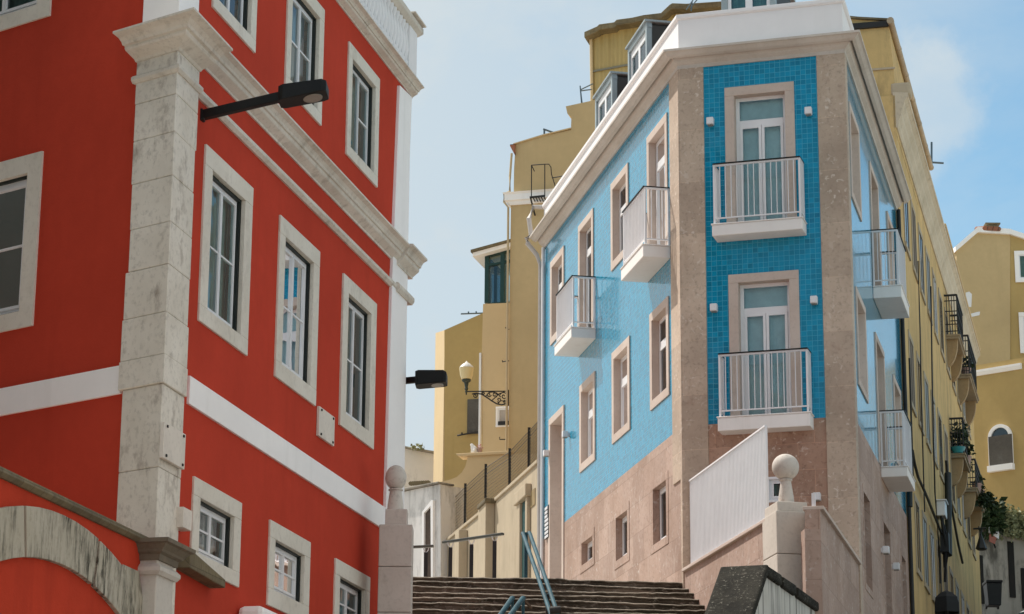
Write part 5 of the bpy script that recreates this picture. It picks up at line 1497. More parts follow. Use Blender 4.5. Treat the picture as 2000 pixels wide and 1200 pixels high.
for top_, bot_ in (zr1, zr2, zr3):
    h = min(max(top_ - bot_, 1.7), 2.3); rowsz.append((top_, h))
rowsz.append((zr3[0] - 3.3, 2.1)); 
kk = 0
for (zt, h) in rowsz:
    for c in cols:
        kk += 1
        w = .62
        s0_, s1_ = c - w, c + w
        m = MB(); q = .14
        m.wbox(W_R, s0_, s1_, zt - q, zt, .002, .022).wbox(W_R, s0_ - .03, s1_ + .03, zt - h - .12, zt - h, .002, .04).wbox(W_R, s0_, s0_ + q, zt - h, zt - q, .002, .021).wbox(W_R, s1_ - q, s1_, zt - h, zt - q, .002, .021)
        wnd = m.build('window', SURR, hR)
        MB().wbox(W_R, s0_ + q, s1_ - q, zt - h, zt - q, .003, .006).build('pane', PCUR[kk % 5], wnd)
        f = MB()
        for x0, x1_ in ((s0_ + q, s0_ + q + .05), (c - .04, c + .04), (s1_ - q - .05, s1_ - q)): f.wbox(W_R, x0, x1_, zt - h, zt - q, .007, .014)
        f.build('frame', SHUT if kk % 5 else WPVC, wnd)
# iron balconies on paired stone corbels
def iron_balcony(s0_, s1_, zs, d, zr):
    m = MB().wbox(W_R, s0_, s1_, zs - .10, zs, 0.001, d).wbox(W_R, s0_ - .03, s1_ + .03, zs - .03, zs + .03, .001, d + .04)
    b = m.build('balcony', stone('balcony_slab_stone', (.34, .27, .18), (.26, .2, .13), .5, .5, (.12, .1, .07)), hR, bevel=.02)
    for s in (s0_ + .22, s1_ - .22):
        P = [(0, 0)] + [(d * .85 * math.cos(math.pi / 2 * k / 8), -.75 * math.sin(math.pi / 2 * k / 8)) for k in range(9)]
        q = MB()
        for o, z in ():
            pass
        L_ = [W_R.pt(s - .11, zs - .10 + z, o + .001) for o, z in P]; R_ = [W_R.pt(s + .11, zs - .10 + z, o + .001) for o, z in P]
        q.face(L_); q.face(R_[::-1])
        for i in range(len(P)): q.face([L_[i], R_[i], R_[(i + 1) % len(P)], L_[(i + 1) % len(P)]])
        q.build('corbel', stone('corbel_stone', (.40, .28, .15), (.32, .21, .11), .4, .4, (.2, .14, .08)), b)
    r = MB(); o = d - .03
    for z in (zs + .12, zs + .32, zs + (zr - zs) * .6, zr - .16):
        r.bar(W_R.pt(s0_, z, o), W_R.pt(s1_, z, o), .025, .025)
        for s in (s0_, s1_): r.bar(W_R.pt(s, z, .01), W_R.pt(s, z, o), .025, .025)
    n = int((s1_ - s0_) / .13)
    for k in range(n + 1):
        s = s0_ + (s1_ - s0_) * k / n; r.bar(W_R.pt(s, zs + .03, o), W_R.pt(s, zr, o), .02, .02)
    for s in (s0_, s1_):
        for k in range(1, 5): r.bar(W_R.pt(s, zs + .03, o * k / 5), W_R.pt(s, zr, o * k / 5), .018, .018)
    r.build('railing', IRON, b)
    q = MB().bar(W_R.pt(s0_, zr, o), W_R.pt(s1_, zr, o), .05, .05)
    for s in (s0_, s1_): q.bar(W_R.pt(s, zr, .01), W_R.pt(s, zr, o), .05, .05)
    q.build('handrail', IRON, b)
    return b
def ib(pw, prail_y, pslab_y, pout, len_):
    s, zs = W_R.hit(pw, pslab_y); zr = W_R.hit(pw, prail_y)[1]; d = W_R.depth(s, zs, pout)
    print('iron balcony', s, zs, zr, d)
    iron_balcony(s, s + len_, zs, d, zr)
    return s, zs, d
i1 = ib(1846, 588, 656, 1873, 2.2)
i2 = ib(1869, 667, 733, 1895, 3.4)
i3 = ib(1856, 826, 888, 1884, 2.2)
i4 = ib(1880, 905, 955, 1908, 3.4)
# street wall plants on the balconies
def plant(name, label, c, pot, blobs, mat_=LEAF, grp='potted plants on the iron balconies'):
    t = thing(name, label, 'plant', c, grp)
    if pot: MB().lathe(c, [(0, 0), (.10, 0), (.15, .24), (.16, .24), (.16, .28), (.13, .28), (.12, .24), (0, .24)], 16).build('pot', POTC, t, smooth=True)
    m = MB()
    for (dx, dy, dz), r, n, sz, sq_ in blobs: leaves(m, Vector(c) + Vector((dx, dy, dz)), r, n, sz, rn, sq_, .2)
    m.build('foliage', mat_, t)
    st_ = MB()
    for (dx, dy, dz), r, n, sz, sq_ in blobs: st_.tube([Vector(c) + Vector((0, 0, .1)), Vector(c) + Vector((dx, dy, dz)) * .6 + Vector((0, 0, .1)), Vector(c) + Vector((dx, dy, dz))], .015, 5)
    st_.build('stem', WOODG, t)
    return t
def on(i, u, o, dz=.03): return W_R.pt(i[0] + u, i[1] + dz, i[2] * o)
plant('potted_plant', 'red flowering pot plant on the topmost far iron balcony', on(i2, .5, .6), True, [((0, 0, .45), .22, 90, .12, (1, 1, .8))])
plant('potted_plant', 'dark bushy plant filling the near end of the third iron balcony', on(i3, .35, .6), True, [((0, 0, .5), .3, 170, .14, (1, 1, .9)), ((.1, .3, .8), .22, 70, .13, (1, 1, 1))])
plant('potted_plant', 'tall trailing plant at the far end of the third iron balcony', on(i3, 1.8, .8), True, [((0, 0, .5), .24, 120, .13, (1, 1, 1)), ((.1, .3, .1), .16, 60, .11, (1, 1, 1.4))])
plant('potted_plant', 'large dark fern spilling over the lowest iron balcony', on(i4, .9, .9), True, [((.20, 0, -.22), .25, 230, .13, (1, 1, 1)), ((.10, .0, .2), .13, 60, .10, (1, 1, 1)), ((.30, 0, -.15), .20, 120, .12, (1, 1, 1.2))])
plant('potted_plant', 'ragged climber reaching up beside the lowest iron balcony', on(i4, 1.9, .9), True, [((.0, 0, .55), .16, 50, .12, (.7, 1, 1.4)), ((.0, 0, .2), .18, 60, .12, (.8, 1, 1))])
# teal cloth bundle, white cloth
p = on(i3, .05, .55, .0)
t = thing('plastic_basin', 'small turquoise basin at the foot of the third iron balcony rail', 'basin', p)
MB().lathe(p, [(0, .03), (.13, .03), (.2, .2), (.21, .2), (.14, .035), (0, .04)], 18).build('basin', paint('turquoise_plastic', (.03, .24, .28), .4, .05), t, smooth=True)
# cables, meter box and bundle on the facade
def cable(label, pts, r, o=.09, mat_=IRON):
    c = W_R.pt(*W_R.hit(*pts[0], o), o)
    t = thing('cable', label, 'cable', c, 'cables on the yellow tenement')
    MB().tube([W_R.pt(*W_R.hit(*p, o), o) for p in pts], r, 6).build('cable', mat_, t, smooth=True)
    return t
cable('sagging black cable along the yellow wall, from the lower white balcony to the lantern', [(1782, 880), (1786, 905), (1793, 932), (1808, 965), (1822, 1000), (1836, 1035), (1852, 1072)], .035)
cable('thin upright cable beside the blue house downpipe', [(1776, 700), (1781, 860), (1783, 930)], .022)
cable('black cable dropping past the meter box', [(1818, 560), (1821, 760), (1826, 960), (1834, 1075), (1836, 1140)], .02)
cable('pair of slack cables lower on the yellow wall', [(1848, 900), (1853, 960), (1862, 1010), (1872, 1065), (1880, 1100)], .035)
cable('thin cable high on the yellow wall', [(1793, 510), (1797, 640), (1800, 800), (1806, 1000)], .016)
s, z = W_R.hit(1838, 984, .1)
t = thing('meter_box', 'small white meter box high on the yellow tenement wall', 'meter box', W_R.pt(s, z - .5, 0))
MB().wbox(W_R, s - .3, s + .3, z - .36, z + .02, .003, .22).build('box', SIGNW, t, bevel=.02)
MB().wbox(W_R, s - .34, s + .34, z + .022, z + .05, .003, .26).build('lid', SIGNW, t)
t = thing('cable_bundle', 'black bundle of cables and junctions hanging under the white meter box', 'cable', W_R.pt(s, z - 1.6, .1), 'cables on the yellow tenement')
m = MB()
for k in range(6):
    a = W_R.pt(s + rn.uniform(-.25, .15), z - .36, .10); b = W_R.pt(s + rn.uniform(-.1, .6), z - rn.uniform(.9, 2.2), .12)
    c = (a + b) / 2 + Vector((rn.uniform(.0, .12), 0, rn.uniform(-.3, .1)))
    m.tube([a, c, b], .035, 6)
m.wbox(W_R, s - .1, s + .3, z - 1.25, z - .75, .05, .26)
m.build('bundle', IRON, t)
for k, (x0, y0, x1_, y1) in enumerate(((1851, 925, 1853, 1085), (1776.5, 905, 1778, 990))):
    t = thing('drainpipe', ['dark drainpipe on the yellow tenement below the third iron balcony', 'dark drainpipe at the near edge of the yellow tenement below the white balcony'][k], 'drainpipe', W_R.pt(*W_R.hit(x1_, y1, .1), .1))
    MB().tube([W_R.pt(*W_R.hit(x0, y0, .12), .12), W_R.pt(*W_R.hit(x1_, y1, .12), .12)], .09 if k == 0 else .05, 10).build('pipe', DKGREEN, t, smooth=True)
# lantern on a bracket farther up
Yq = 74.0
lp = at(1912, 1075, Yq)
t = thing('wall_lantern', 'black lantern hanging from a thin iron bracket at the far end of the yellow tenement', 'street lamp', lp)
k_ = (at(1920, 1050, Yq) - at(1910, 1050, Yq)).x / 10
zq = lambda y: at(1917, y, Yq).z - at(1917, 1075, Yq).z
c = at(1917, 1075, Yq)
MB().lathe(c, [(0, 0), (8 * k_, zq(1075)), (11.5 * k_, zq(1072)), (6 * k_, zq(1056)), (5 * k_, zq(1053)), (2 * k_, zq(1046)), (1 * k_, zq(1038)), (0, zq(1036))], 6).build('lantern', IRON, t)
MB().tube([at(1901, 1033, Yq), at(1926, 1032, Yq)], .03, 6).tube([at(1917, 1040, Yq), at(1917, 1032, Yq)], .025, 6).tube([at(1912, 1036, Yq), at(1912, 1028, Yq)], .02, 6).build('bracket', IRON, t)

# pale end house beyond the tenement
W_X = Wall((W_R.pt(s1R, 0, -.35).x, W_R.pt(s1R, 0, -.35).y), 14.08)
hX = thing('pale_end_house', 'narrow pale plastered house end just past the yellow tenement', 'house', W_X.pt(3, 0, -2))
zx = W_X.hit(1905, 960)[1]
sX = W_X.hit(1912, 1100)[0]
print('end house', sX, zx)
MB().wbox(W_X, .05, min(max(sX, 2), 9), ZG, zx, -4, 0).build('wall', WDIRT, hX)
MB().wbox(W_X, 1.2, 2.1, ZG, W_X.hit(1905, 1075)[1], .002, .06).build('door', paint('faded_blue_door', (.16, .19, .2), .6, .2), hX)

# ------------------------------------------------------------------ FAR HOUSE at the right edge
YH = 96.0
W_H = front(1973, 450, YH, 129.0)                     # runs right and away: lower storey with the arch
W_Hg = Wall((W_H.p.x, W_H.p.y), 84.0)                 # gable facing us, left of the corner; its lit look is in the colour
hH = thing('far_ochre_house', 'ochre gabled house at the head of the street with white verge and arched window', 'house', W_H.pt(0, 0, -4))
gpz = lambda *pts: [W_Hg.hit(*p) for p in pts]
gb = gpz((1868, 486), (1909, 452), (1973, 456), (1973, 1150), (1868, 1150))
MB().wprism(W_Hg, gb, -7, 0).build('gable_wall', YEL, hH)
rg = [W_H.hit(1973, 457), W_H.hit(2010, 470), W_H.hit(2120, 500), W_H.hit(2120, 1200), W_H.hit(1973, 1200)]
ang2 = 97.0
W_H2 = Wall((W_H.p.x, W_H.p.y), ang2)
rg = [W_H2.hit(1973.2, 457), W_H2.hit(2000, 465), W_H2.hit(2090, 490), W_H2.hit(2090, 1150), W_H2.hit(1973.2, 1150)]
MB().wprism(W_H2, rg, -6, -.01).build('wall', YEL2, hH)  # deeper ochre than the gable: shade of this face put into the colour
m = MB()
for W, pr in ((W_Hg, [(1864, 486), (1908, 448), (1973, 452)]), (W_H2, [(1973.4, 452.5), (2000, 461), (2090, 486)])):
    for p, q in zip(pr, pr[1:]):
        a, b = W.hit(*p), W.hit(*q)
        m.wprism(W, [(a[0], a[1] - .16), (b[0], b[1] - .16), (b[0], b[1] + .05), (a[0], a[1] + .05)], -7.2, .16)
m.build('verge', WHITE, hH)
c0_ = at(1937, 442, YH + 2)
m = MB().box((c0_.x, c0_.y, c0_.z - .25), (.42, .4, .5), 0); m.box((c0_.x, c0_.y, c0_.z + .04), (.62, .55, .07), 0)
m.build('chimney', OLDROOF, hH, bevel=.02)
m = MB()
for k in range(10):
    p = at(1922 + k * 3, 449 + .15 * k, YH - .1); m.tube([p + Vector((0, -.2, 0)), p + Vector((0, 1.5, .5))], .10, 6)
m.build('roof_tiles', TERRA, hH, smooth=True)
hwin(hH, W_H2, ((1982, 489), (2030, 492), (2030, 553), (1982, 550)), WHITE, GLASSG, .16, 1)
hwin(hH, W_H2, ((1991, 609), (2040, 612), (2040, 690), (1991, 690)), WHITE, PANED, .16, 1)
# low lean-to in front with white moulding and arch
W_L = front(1903, 712, YH - 5, 129.0)
mo = [W_L.hit(1903, 712), W_L.hit(1995, 733)]
zt_ = W_L.hit(1900, 700)[1]
PL = [W_L.hit(1880, 690), (W_L.hit(1880, 690)[0], ZG), (W_L.hit(2100, 720)[0], ZG), (W_L.hit(2100, 720)[0], mo[0][1] + .25), (mo[1][0], mo[0][1] + .25)]
zmo = (mo[0][1] + mo[1][1]) / 2
lean = thing('far_street_house', 'low deep ochre house front with white moulding and a boarded arched window', 'house', W_L.pt(1.5, 0, -1))
s_end = W_L.hit(2100, 740)[0]; s_b = W_L.hit(1870, 700)[0]
MB().wbox(W_L, s_b, s_end, ZG, zmo + .3, -2.5, 0).build('wall', YEL2, lean)
MB().sweep([W_L.p + W_L.u * W_L.hit(1903, 715)[0], W_L.p + W_L.u * W_L.hit(1997, 735)[0]], [(-.05, zmo - .12), (.06, zmo - .12), (.14, zmo), (.14, zmo + .08), (-.05, zmo + .10)]).build('moulding', WHITE, lean)
a0x = W_L.rect((1930, 826), (1977, 832), (1979, 925), (1932, 916), .05)
s0_, s1_, z0_, z1_ = a0x; sc2 = (s0_ + s1_) / 2; rr_ = (s1_ - s0_) / 2; zsp = z1_ - rr_
P = [(sc2 + rr_ * math.cos(t), zsp + rr_ * math.sin(t)) for t in [math.pi * k / 16 for k in range(17)]]
Pi = [(sc2 + rr_ * .74 * math.cos(t), zsp + rr_ * .74 * math.sin(t)) for t in [math.pi * k / 16 for k in range(17)]]
aw = MB().wprism(W_L, P + Pi[::-1], .002, .10)
aw.wbox(W_L, s0_, s0_ + rr_ * .26, z0_ + .2, zsp, .002, .10).wbox(W_L, s1_ - rr_ * .26, s1_, z0_ + .2, zsp, .002, .10)
aw.wbox(W_L, s0_ - .03, s1_ + .03, z0_, z0_ + .22, .002, .2)
w_ = aw.build('window', WHITE, lean)
MB().wprism(W_L, [(sc2 - rr_ * .74, z0_ + .2), (sc2 + rr_ * .74, z0_ + .2)] + Pi, .003, .03).build('pane', PANED, w_)
MB().wbox(W_L, s0_ + .05, s1_ + .02, z0_ + .22, zsp + .05, .101, .15).build('shutter', WOODG, w_)
# white patched plaster marks on the gable
for pts in ([(1886, 572), (1893, 570), (1898, 575), (1897, 600), (1888, 600)], [(1880, 608), (1890, 606), (1893, 614), (1908, 610), (1914, 609), (1913, 616), (1895, 620), (1884, 618)]):
    MB().wprism(W_Hg, [W_Hg.hit(*p) for p in pts], .003, .012).build('plaster_patch', WPVC, hH)
# crumbling wall with ivy at the foot, doors, sign, bin
W_K = front(1950, 1080, 89.0, 66.0)
kz = W_K.hit(1950, 1010)[1]
kp = [W_K.hit(1925, 1010), W_K.hit(1960, 1012), W_K.hit(2050, 1030), W_K.hit(2050, 1260), W_K.hit(1895, 1260), W_K.hit(1900, 1010)]
ck = house('crumbling_wall', 'stained crumbling street wall with dark doorways under pale ivy', W_K, [(1895, 1260), (1900, 1010), (1960, 1012), (2060, 1030), (2060, 1260)], .8, GDIRT, 'wall')
for q in ((1967, 1058, 1983, 1168), (1912, 1085, 1922, 1180), (1993, 1110, 2012, 1190)):
    a, b = W_K.hit(q[0], q[1]), W_K.hit(q[2], q[3])
    MB().wbox(W_K, a[0], b[0], b[1], a[1], .003, .05).build('door', paint('black_doorway', (.012, .011, .01), .9, .2), ck)  # flat black panels put the dark of the door recesses into colour
iv = thing('ivy', 'mass of pale and dark ivy hanging over the crumbling wall', 'ivy', W_K.pt(W_K.hit(1960, 1010)[0], W_K.hit(1960, 1010)[1], .1))
iv['kind'] = 'stuff'
m = MB(); m2 = MB()
for k in range(70):
    x = rn.uniform(1938, 2020); y = rn.gauss(1016 + (x - 1940) * .12, 11)
    (m if rn.random() < .75 else m2)
    leaves(m, W_K.pt(*W_K.hit(x, y, .25), .25), .34, 34, .17, rn, (1, .6, 1), .3)
m.build('foliage', LEAFP, iv)
for k in range(11):
    x = rn.uniform(1924, 1944); y = rn.gauss(1002 + (x - 1918) * .5, 10)
    leaves(m2, W_K.pt(*W_K.hit(x, y, .5), .5), .4, 50, .28, rn, (1, .6, 1), .3)
m2.build('foliage', LEAF, iv)
pq = W_K.hit(1940, 1030, .4)
t = thing('wall_sign', 'tilted white and red metal sign hanging on the crumbling wall under the ivy', 'sign', W_K.pt(*W_K.hit(1940, 1050, .4), .4))
P = [W_K.hit(*p, .5) for p in ((1931, 1022), (1951, 1031), (1950, 1053), (1931, 1041))]
MB().wprism(W_K, P, .5, .53).build('board', SIGNW, t)
P = [W_K.hit(*p, .5) for p in ((1931, 1042), (1946, 1051), (1942, 1063), (1932, 1058))]
MB().wprism(W_K, P, .5, .53).build('board', paint('faded_red_sign', (.30, .10, .07), .6, .15), t, label='faded red lower board')
MB().tube([W_K.pt(*W_K.hit(1944, 1050, .2), .0), W_K.pt(*W_K.hit(1944, 1070, .5), .49)], .03, 6).build('bracket', IRON, t)
# wheelie bin
Yb_ = 86.0
a, b = at(1928, 1185, Yb_), at(1958, 1134, Yb_)
w, h = b.x - a.x, b.z - a.z; cx_ = (a.x + b.x) / 2
t = thing('wheelie_bin', 'black wheelie bin standing against the crumbling wall', 'bin', (cx_, Yb_ + .3, a.z))
m = MB()
A = [(cx_ - w * .38, Yb_ + .05), (cx_ + w * .38, Yb_ + .05), (cx_ + w * .38, Yb_ + .6), (cx_ - w * .38, Yb_ + .6)]
B = [(cx_ - w * .47, Yb_), (cx_ + w * .47, Yb_), (cx_ + w * .47, Yb_ + .7), (cx_ - w * .47, Yb_ + .7)]
A3 = [Vector((*p, a.z + .06)) for p in A]; B3 = [Vector((*p, b.z - .08)) for p in B]
m.face(A3[::-1]); m.face(B3)
for k in range(4): m.face([A3[k], A3[(k + 1) % 4], B3[(k + 1) % 4], B3[k]])
m.build('body', BLACK, t, bevel=.02)
MB().box((cx_, Yb_ + .35, b.z - .03), (w * 1.02, .8, .09), 0).build('lid', BLACK, t, bevel=.03)
for sx in (-1, 1):
    MB().tube([(cx_ + sx * w * .3, Yb_ + .62, a.z + .1), (cx_ + sx * w * .42, Yb_ + .62, a.z + .1)], .1, 14).build('wheel', IRON, t)
MB().bar((cx_ - w * .3, Yb_ + .78, b.z - .05), (cx_ + w * .3, Yb_ + .78, b.z - .05), .04, .04).build('handle', IRON, t)
# black parasol in the lower right
Yu = 52.0
uc = at(1848, 1153, Yu); ur = (at(1874, 1180, Yu) - at(1848, 1180, Yu)).x
zq = lambda y: at(1848, y, Yu).z - uc.z
t = thing('black_parasol', 'black faceted parasol low in the street at the foot of the yellow wall', 'parasol', (uc.x, uc.y, gz(Yu)))
m = MB(); n = 6; rot = .35
rings = [(0, 0), (ur * .5, zq(1158.5)), (ur * .93, zq(1168)), (ur * 1.03, zq(1180)), (ur * 1.05, zq(1197)), (ur * .98, zq(1198))]
pts = [[uc + Vector((r * math.cos(rot + 2 * math.pi * k / n), r * math.sin(rot + 2 * math.pi * k / n), z)) for k in range(n)] for r, z in rings]
for A, B in zip(pts, pts[1:]):
    for k in range(n):
        m.face([A[k], A[(k + 1) % n], B[(k + 1) % n], B[k]] if A is not pts[0] else [uc, B[(k + 1) % n], B[k]])
m.build('canopy', paint('black_canvas', (.010, .011, .012), .8, .15), t)
MB().tube([uc + Vector((0, 0, -.02)), (uc.x, uc.y, gz(Yu))], .035, 8).build('pole', IRON, t)
m = MB()
for k in range(n): m.bar(uc + Vector((0, 0, -.05)), pts[2][k] + Vector((0, 0, -.04)), .02, .02)
m.build('ribs', IRON, t)
# parked car at the frame corner
Yc_ = 84.0
cc_ = at(2004, 1200, Yc_)
def car(label, c, ang):
    t = thing('parked_car', label, 'car', (c.x, c.y, c.z - 1.15))
    z = c.z - 1.15
    V = Wall((c.x, c.y), ang)
    prof = [(-2.0, .35), (-2.05, .75), (-1.95, .92), (-1.2, 1.02), (1.15, 1.02), (1.9, .88), (2.0, .6), (1.95, .35)]
    MB().wprism(V, [(s, z + h) for s, h in prof], -.82, .82).build('body', BLUEC, t, bevel=.07)
    cab = [(-1.75, 1.01), (-1.35, 1.42), (.35, 1.46), (1.1, 1.01)]
    MB().wprism(V, [(s, z + h) for s, h in cab], -.70, .70).build('cabin_glass', PANED, t, bevel=.05)
    MB().wprism(V, [(-1.36, z + 1.425), (.36, z + 1.465), (.2, z + 1.52), (-1.2, z + 1.49)], -.66, .66).build('roof', SIGNW, t, bevel=.02)
    for s in (-1.3, 1.3):
        for o in (-.80, .80):
            q = V.pt(s, z + .32, o); r = V.n.to_3d() * .1
            w = MB().tube([q - r, q + r], .32, 20).build('wheel', IRON, t, smooth=True)
            MB().tube([q + r * 1.02 * (1 if o > 0 else -1), q + r * 1.1 * (1 if o > 0 else -1)], .19, 16).build('rim', PIPEG, w)
    for o in (-.6, .6): MB().wbox(V, -2.08, -2.03, z + .62, z + .76, o - .14, o + .14).build('headlight', OPALW, t)
    return t
car('bright blue car with pale roof parked at the lower right corner', cc_ + Vector((1.3, 0, -.2)), 70)

# ------------------------------------------------------------------ UNSEEN HOUSES added out of frame for shade, bounced light and reflections
def add_unseen_house(label, W, s0, s1, z1, deep, mat_):
    t = thing('added_house', label, 'house', W.pt((s0 + s1) / 2, 0, -deep / 2))
    MB().wbox(W, s0, s1, ZG, z1, -deep, 0).build('wall', mat_, t)
    MB().wbox(W, s0 - .2, s1 + .2, z1, z1 + .35, -deep - .2, .4).build('cornice', CORN, t, bevel=.05)
    k = 0
    for i in range(int((s1 - s0) / 3)):
        for j in range(int(z1 / 3.4)):
            c = s0 + 1.5 + i * 3.0; z = 1.4 + j * 3.4
            w = MB().wbox(W, c - .7, c + .7, z - .2, z, .002, .08).wbox(W, c - .7, c + .7, z + 2.0, z + 2.2, .002, .08).wbox(W, c - .7, c - .52, z, z + 2, .002, .08).wbox(W, c + .52, c + .7, z, z + 2, .002, .08).build('window', LIME_S, t)
            MB().wbox(W, c - .52, c + .52, z, z + 2, .003, .03).build('pane', PANED, w)
    return t
_nl = Wall(tuple(RL.pt(-.5, 0, 6.2).xy), -53.52)
add_unseen_house('unseen dark grey green house added across the lane to shade the red left wall', _nl, 0, 17, 26.0, 6, plaster('dark_green_grey_plaster', (.095, .11, .095), .12, .3))
add_unseen_house('unseen white house added opposite the red house to bounce light onto it', Wall((8.6, 31), 182.0), 0, 32, 14.5, 8, WHITE_P)
add_unseen_house('broad unseen white house added behind the viewer to bounce light forward', Wall((-16, -7), -90.0), -44, 14, 16, 8, WHITE_P)
add_unseen_house('tall unseen grey house added behind the red house for darker window reflections', Wall((-34, 82), 92.0), 0, 27, 16.5, 8, plaster('mid_grey_plaster', (.22, .20, .17), .12, .3))
add_unseen_house('unseen dark plastered house added at the far right to darken the climbing street', Wall((22.8, 92), 192.0), 0, 37, 13.5, 7, plaster('umber_plaster', (.24, .19, .13), .12, .3))
# ------------------------------------------------------------------ LIGHT
SUN_EL, sun_dir = R(54), Vector((-.80, .60, 0)).normalized()
d = Vector((sun_dir.x * math.cos(SUN_EL), sun_dir.y * math.cos(SUN_EL), math.sin(SUN_EL)))
sd_ = bpy.data.lights.new('sun', 'SUN'); sd_.energy = 3.2; sd_.angle = R(.6); sd_.color = (1.0, .95, .88)
so = bpy.data.objects.new('sun', sd_); COL.objects.link(so)
so.rotation_euler = d.to_track_quat('Z', 'Y').to_euler()
so.location = (0, 0, 60)
w = bpy.data.worlds.new('World'); SC.world = w; w.use_nodes = True
N, L = w.node_tree.nodes, w.node_tree.links
bg = N['Background']; sky = N.new('ShaderNodeTexSky'); sky.sky_type = 'NISHITA'; sky.sun_disc = False
sky.sun_elevation = SUN_EL; sky.sun_rotation = math.atan2(d.x, d.y); sky.air_density = 1.0; sky.dust_density = .6; sky.ozone_density = 1.6
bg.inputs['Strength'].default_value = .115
# thin high cloud: a noise in sky direction, whitening the sky
tc = N.new('ShaderNodeTexCoord'); mp = N.new('ShaderNodeMapping'); mp.inputs['Scale'].default_value = (1, 1, 1.6)
nz = N.new('ShaderNodeTexNoise'); nz.inputs['Scale'].default_value = 5.5; nz.inputs['Detail'].default_value = 8; nz.inputs['Roughness'].default_value = .6; nz.inputs['Distortion'].default_value = .25
mr = N.new('ShaderNodeMapRange'); mr.inputs['From Min'].default_value = .46; mr.inputs['From Max'].default_value = .76; mr.inputs['To Min'].default_value = .0; mr.inputs['To Max'].default_value = .5
mx = N.new('ShaderNodeMix'); mx.data_type = 'RGBA'
# brightening towards the sun through thin haze
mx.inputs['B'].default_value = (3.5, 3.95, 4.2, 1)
L.new(tc.outputs['Generated'], mp.inputs['Vector']); L.new(mp.outputs['Vector'], nz.inputs['Vector']); L.new(nz.outputs['Fac'], mr.inputs['Value'])
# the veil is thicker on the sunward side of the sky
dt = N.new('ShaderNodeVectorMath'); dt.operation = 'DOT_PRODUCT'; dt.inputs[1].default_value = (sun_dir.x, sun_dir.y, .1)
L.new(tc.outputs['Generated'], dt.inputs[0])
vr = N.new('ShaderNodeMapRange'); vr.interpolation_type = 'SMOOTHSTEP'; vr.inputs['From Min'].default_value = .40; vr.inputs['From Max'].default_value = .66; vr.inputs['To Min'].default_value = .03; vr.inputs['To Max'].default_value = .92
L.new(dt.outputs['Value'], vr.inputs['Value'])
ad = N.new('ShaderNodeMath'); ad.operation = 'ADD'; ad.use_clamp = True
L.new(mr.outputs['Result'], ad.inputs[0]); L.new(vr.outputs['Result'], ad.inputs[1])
# one small soft cloud over the street
cdir = ray(1800, 205).normalized()
cs_ = N.new('ShaderNodeVectorMath'); cs_.operation = 'DISTANCE'; cs_.inputs[1].default_value = (cdir.x, cdir.y, cdir.z)
cm = N.new('ShaderNodeMapping'); cm.inputs['Scale'].default_value = (1.25, 1.0, .75); cm.inputs['Location'].default_value = (cdir.x * -.25, 0, cdir.z * .25)
L.new(tc.outputs['Generated'], cm.inputs['Vector']); L.new(cm.outputs['Vector'], cs_.inputs[0])
n2_ = N.new('ShaderNodeTexNoise'); n2_.inputs['Scale'].default_value = 34; n2_.inputs['Detail'].default_value = 7; n2_.inputs['Roughness'].default_value = .6
L.new(tc.outputs['Generated'], n2_.inputs['Vector'])
sm = N.new('ShaderNodeMath'); sm.operation = 'MULTIPLY_ADD'; sm.inputs[1].default_value = -.055; L.new(n2_.outputs['Fac'], sm.inputs[0]); L.new(cs_.outputs['Value'], sm.inputs[2])
cr = N.new('ShaderNodeMapRange'); cr.interpolation_type = 'SMOOTHSTEP'; cr.inputs['From Min'].default_value = -.020; cr.inputs['From Max'].default_value = .004; cr.inputs['To Min'].default_value = .50; cr.inputs['To Max'].default_value = 0
L.new(sm.outputs[0], cr.inputs['Value'])
a2 = N.new('ShaderNodeMath'); a2.operation = 'ADD'; a2.use_clamp = True; L.new(ad.outputs[0], a2.inputs[0]); L.new(cr.outputs['Result'], a2.inputs[1])
tn = N.new('ShaderNodeMix'); tn.data_type = 'RGBA'; tn.blend_type = 'MULTIPLY'; tn.inputs['Factor'].default_value = 1; tn.inputs['B'].default_value = (.70, .90, .84, 1)
L.new(sky.outputs['Color'], tn.inputs['A'])
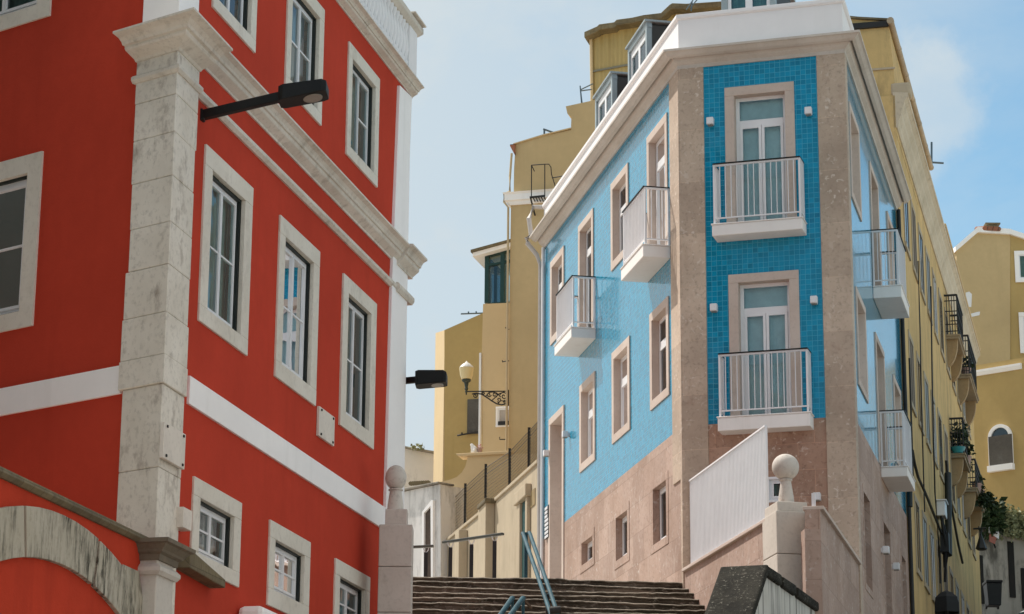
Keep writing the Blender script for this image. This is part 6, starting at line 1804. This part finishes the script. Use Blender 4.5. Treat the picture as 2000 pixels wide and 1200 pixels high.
# unseen warm white veil added above the frame to raise the fill light
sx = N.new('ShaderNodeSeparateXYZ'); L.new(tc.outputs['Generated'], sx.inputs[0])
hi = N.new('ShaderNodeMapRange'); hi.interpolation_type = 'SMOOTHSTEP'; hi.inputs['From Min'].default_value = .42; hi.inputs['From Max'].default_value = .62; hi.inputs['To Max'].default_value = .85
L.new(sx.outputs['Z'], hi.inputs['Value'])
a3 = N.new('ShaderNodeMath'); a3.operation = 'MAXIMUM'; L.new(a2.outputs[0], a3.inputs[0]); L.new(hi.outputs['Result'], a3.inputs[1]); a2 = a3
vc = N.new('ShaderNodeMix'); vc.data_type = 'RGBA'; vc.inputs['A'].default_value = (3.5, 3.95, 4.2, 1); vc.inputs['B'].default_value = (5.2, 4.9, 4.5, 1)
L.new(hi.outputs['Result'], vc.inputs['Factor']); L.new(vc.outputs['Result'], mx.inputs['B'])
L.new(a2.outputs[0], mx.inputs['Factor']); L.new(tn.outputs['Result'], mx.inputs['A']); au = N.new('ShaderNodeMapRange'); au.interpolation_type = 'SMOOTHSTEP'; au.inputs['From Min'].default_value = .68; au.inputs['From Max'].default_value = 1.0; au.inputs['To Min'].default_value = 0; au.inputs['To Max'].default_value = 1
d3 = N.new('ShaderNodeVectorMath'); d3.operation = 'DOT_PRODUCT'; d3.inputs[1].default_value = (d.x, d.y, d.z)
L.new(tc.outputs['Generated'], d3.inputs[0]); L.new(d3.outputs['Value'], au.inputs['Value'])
m2_ = N.new('ShaderNodeMix'); m2_.data_type = 'RGBA'; m2_.inputs['B'].default_value = (5.0, 4.9, 4.6, 1)  # unseen glow round the sun, added to lift the fill light
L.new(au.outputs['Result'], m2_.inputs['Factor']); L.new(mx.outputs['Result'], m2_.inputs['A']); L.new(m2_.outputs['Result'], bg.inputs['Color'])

SC.view_settings.view_transform = 'Standard'; SC.view_settings.look = 'None'; SC.view_settings.gamma = 1; SC.view_settings.exposure = .66
SC.render.engine = 'CYCLES'; SC.cycles.max_bounces = 6; SC.cycles.transparent_max_bounces = 8; SC.cycles.use_denoising = True
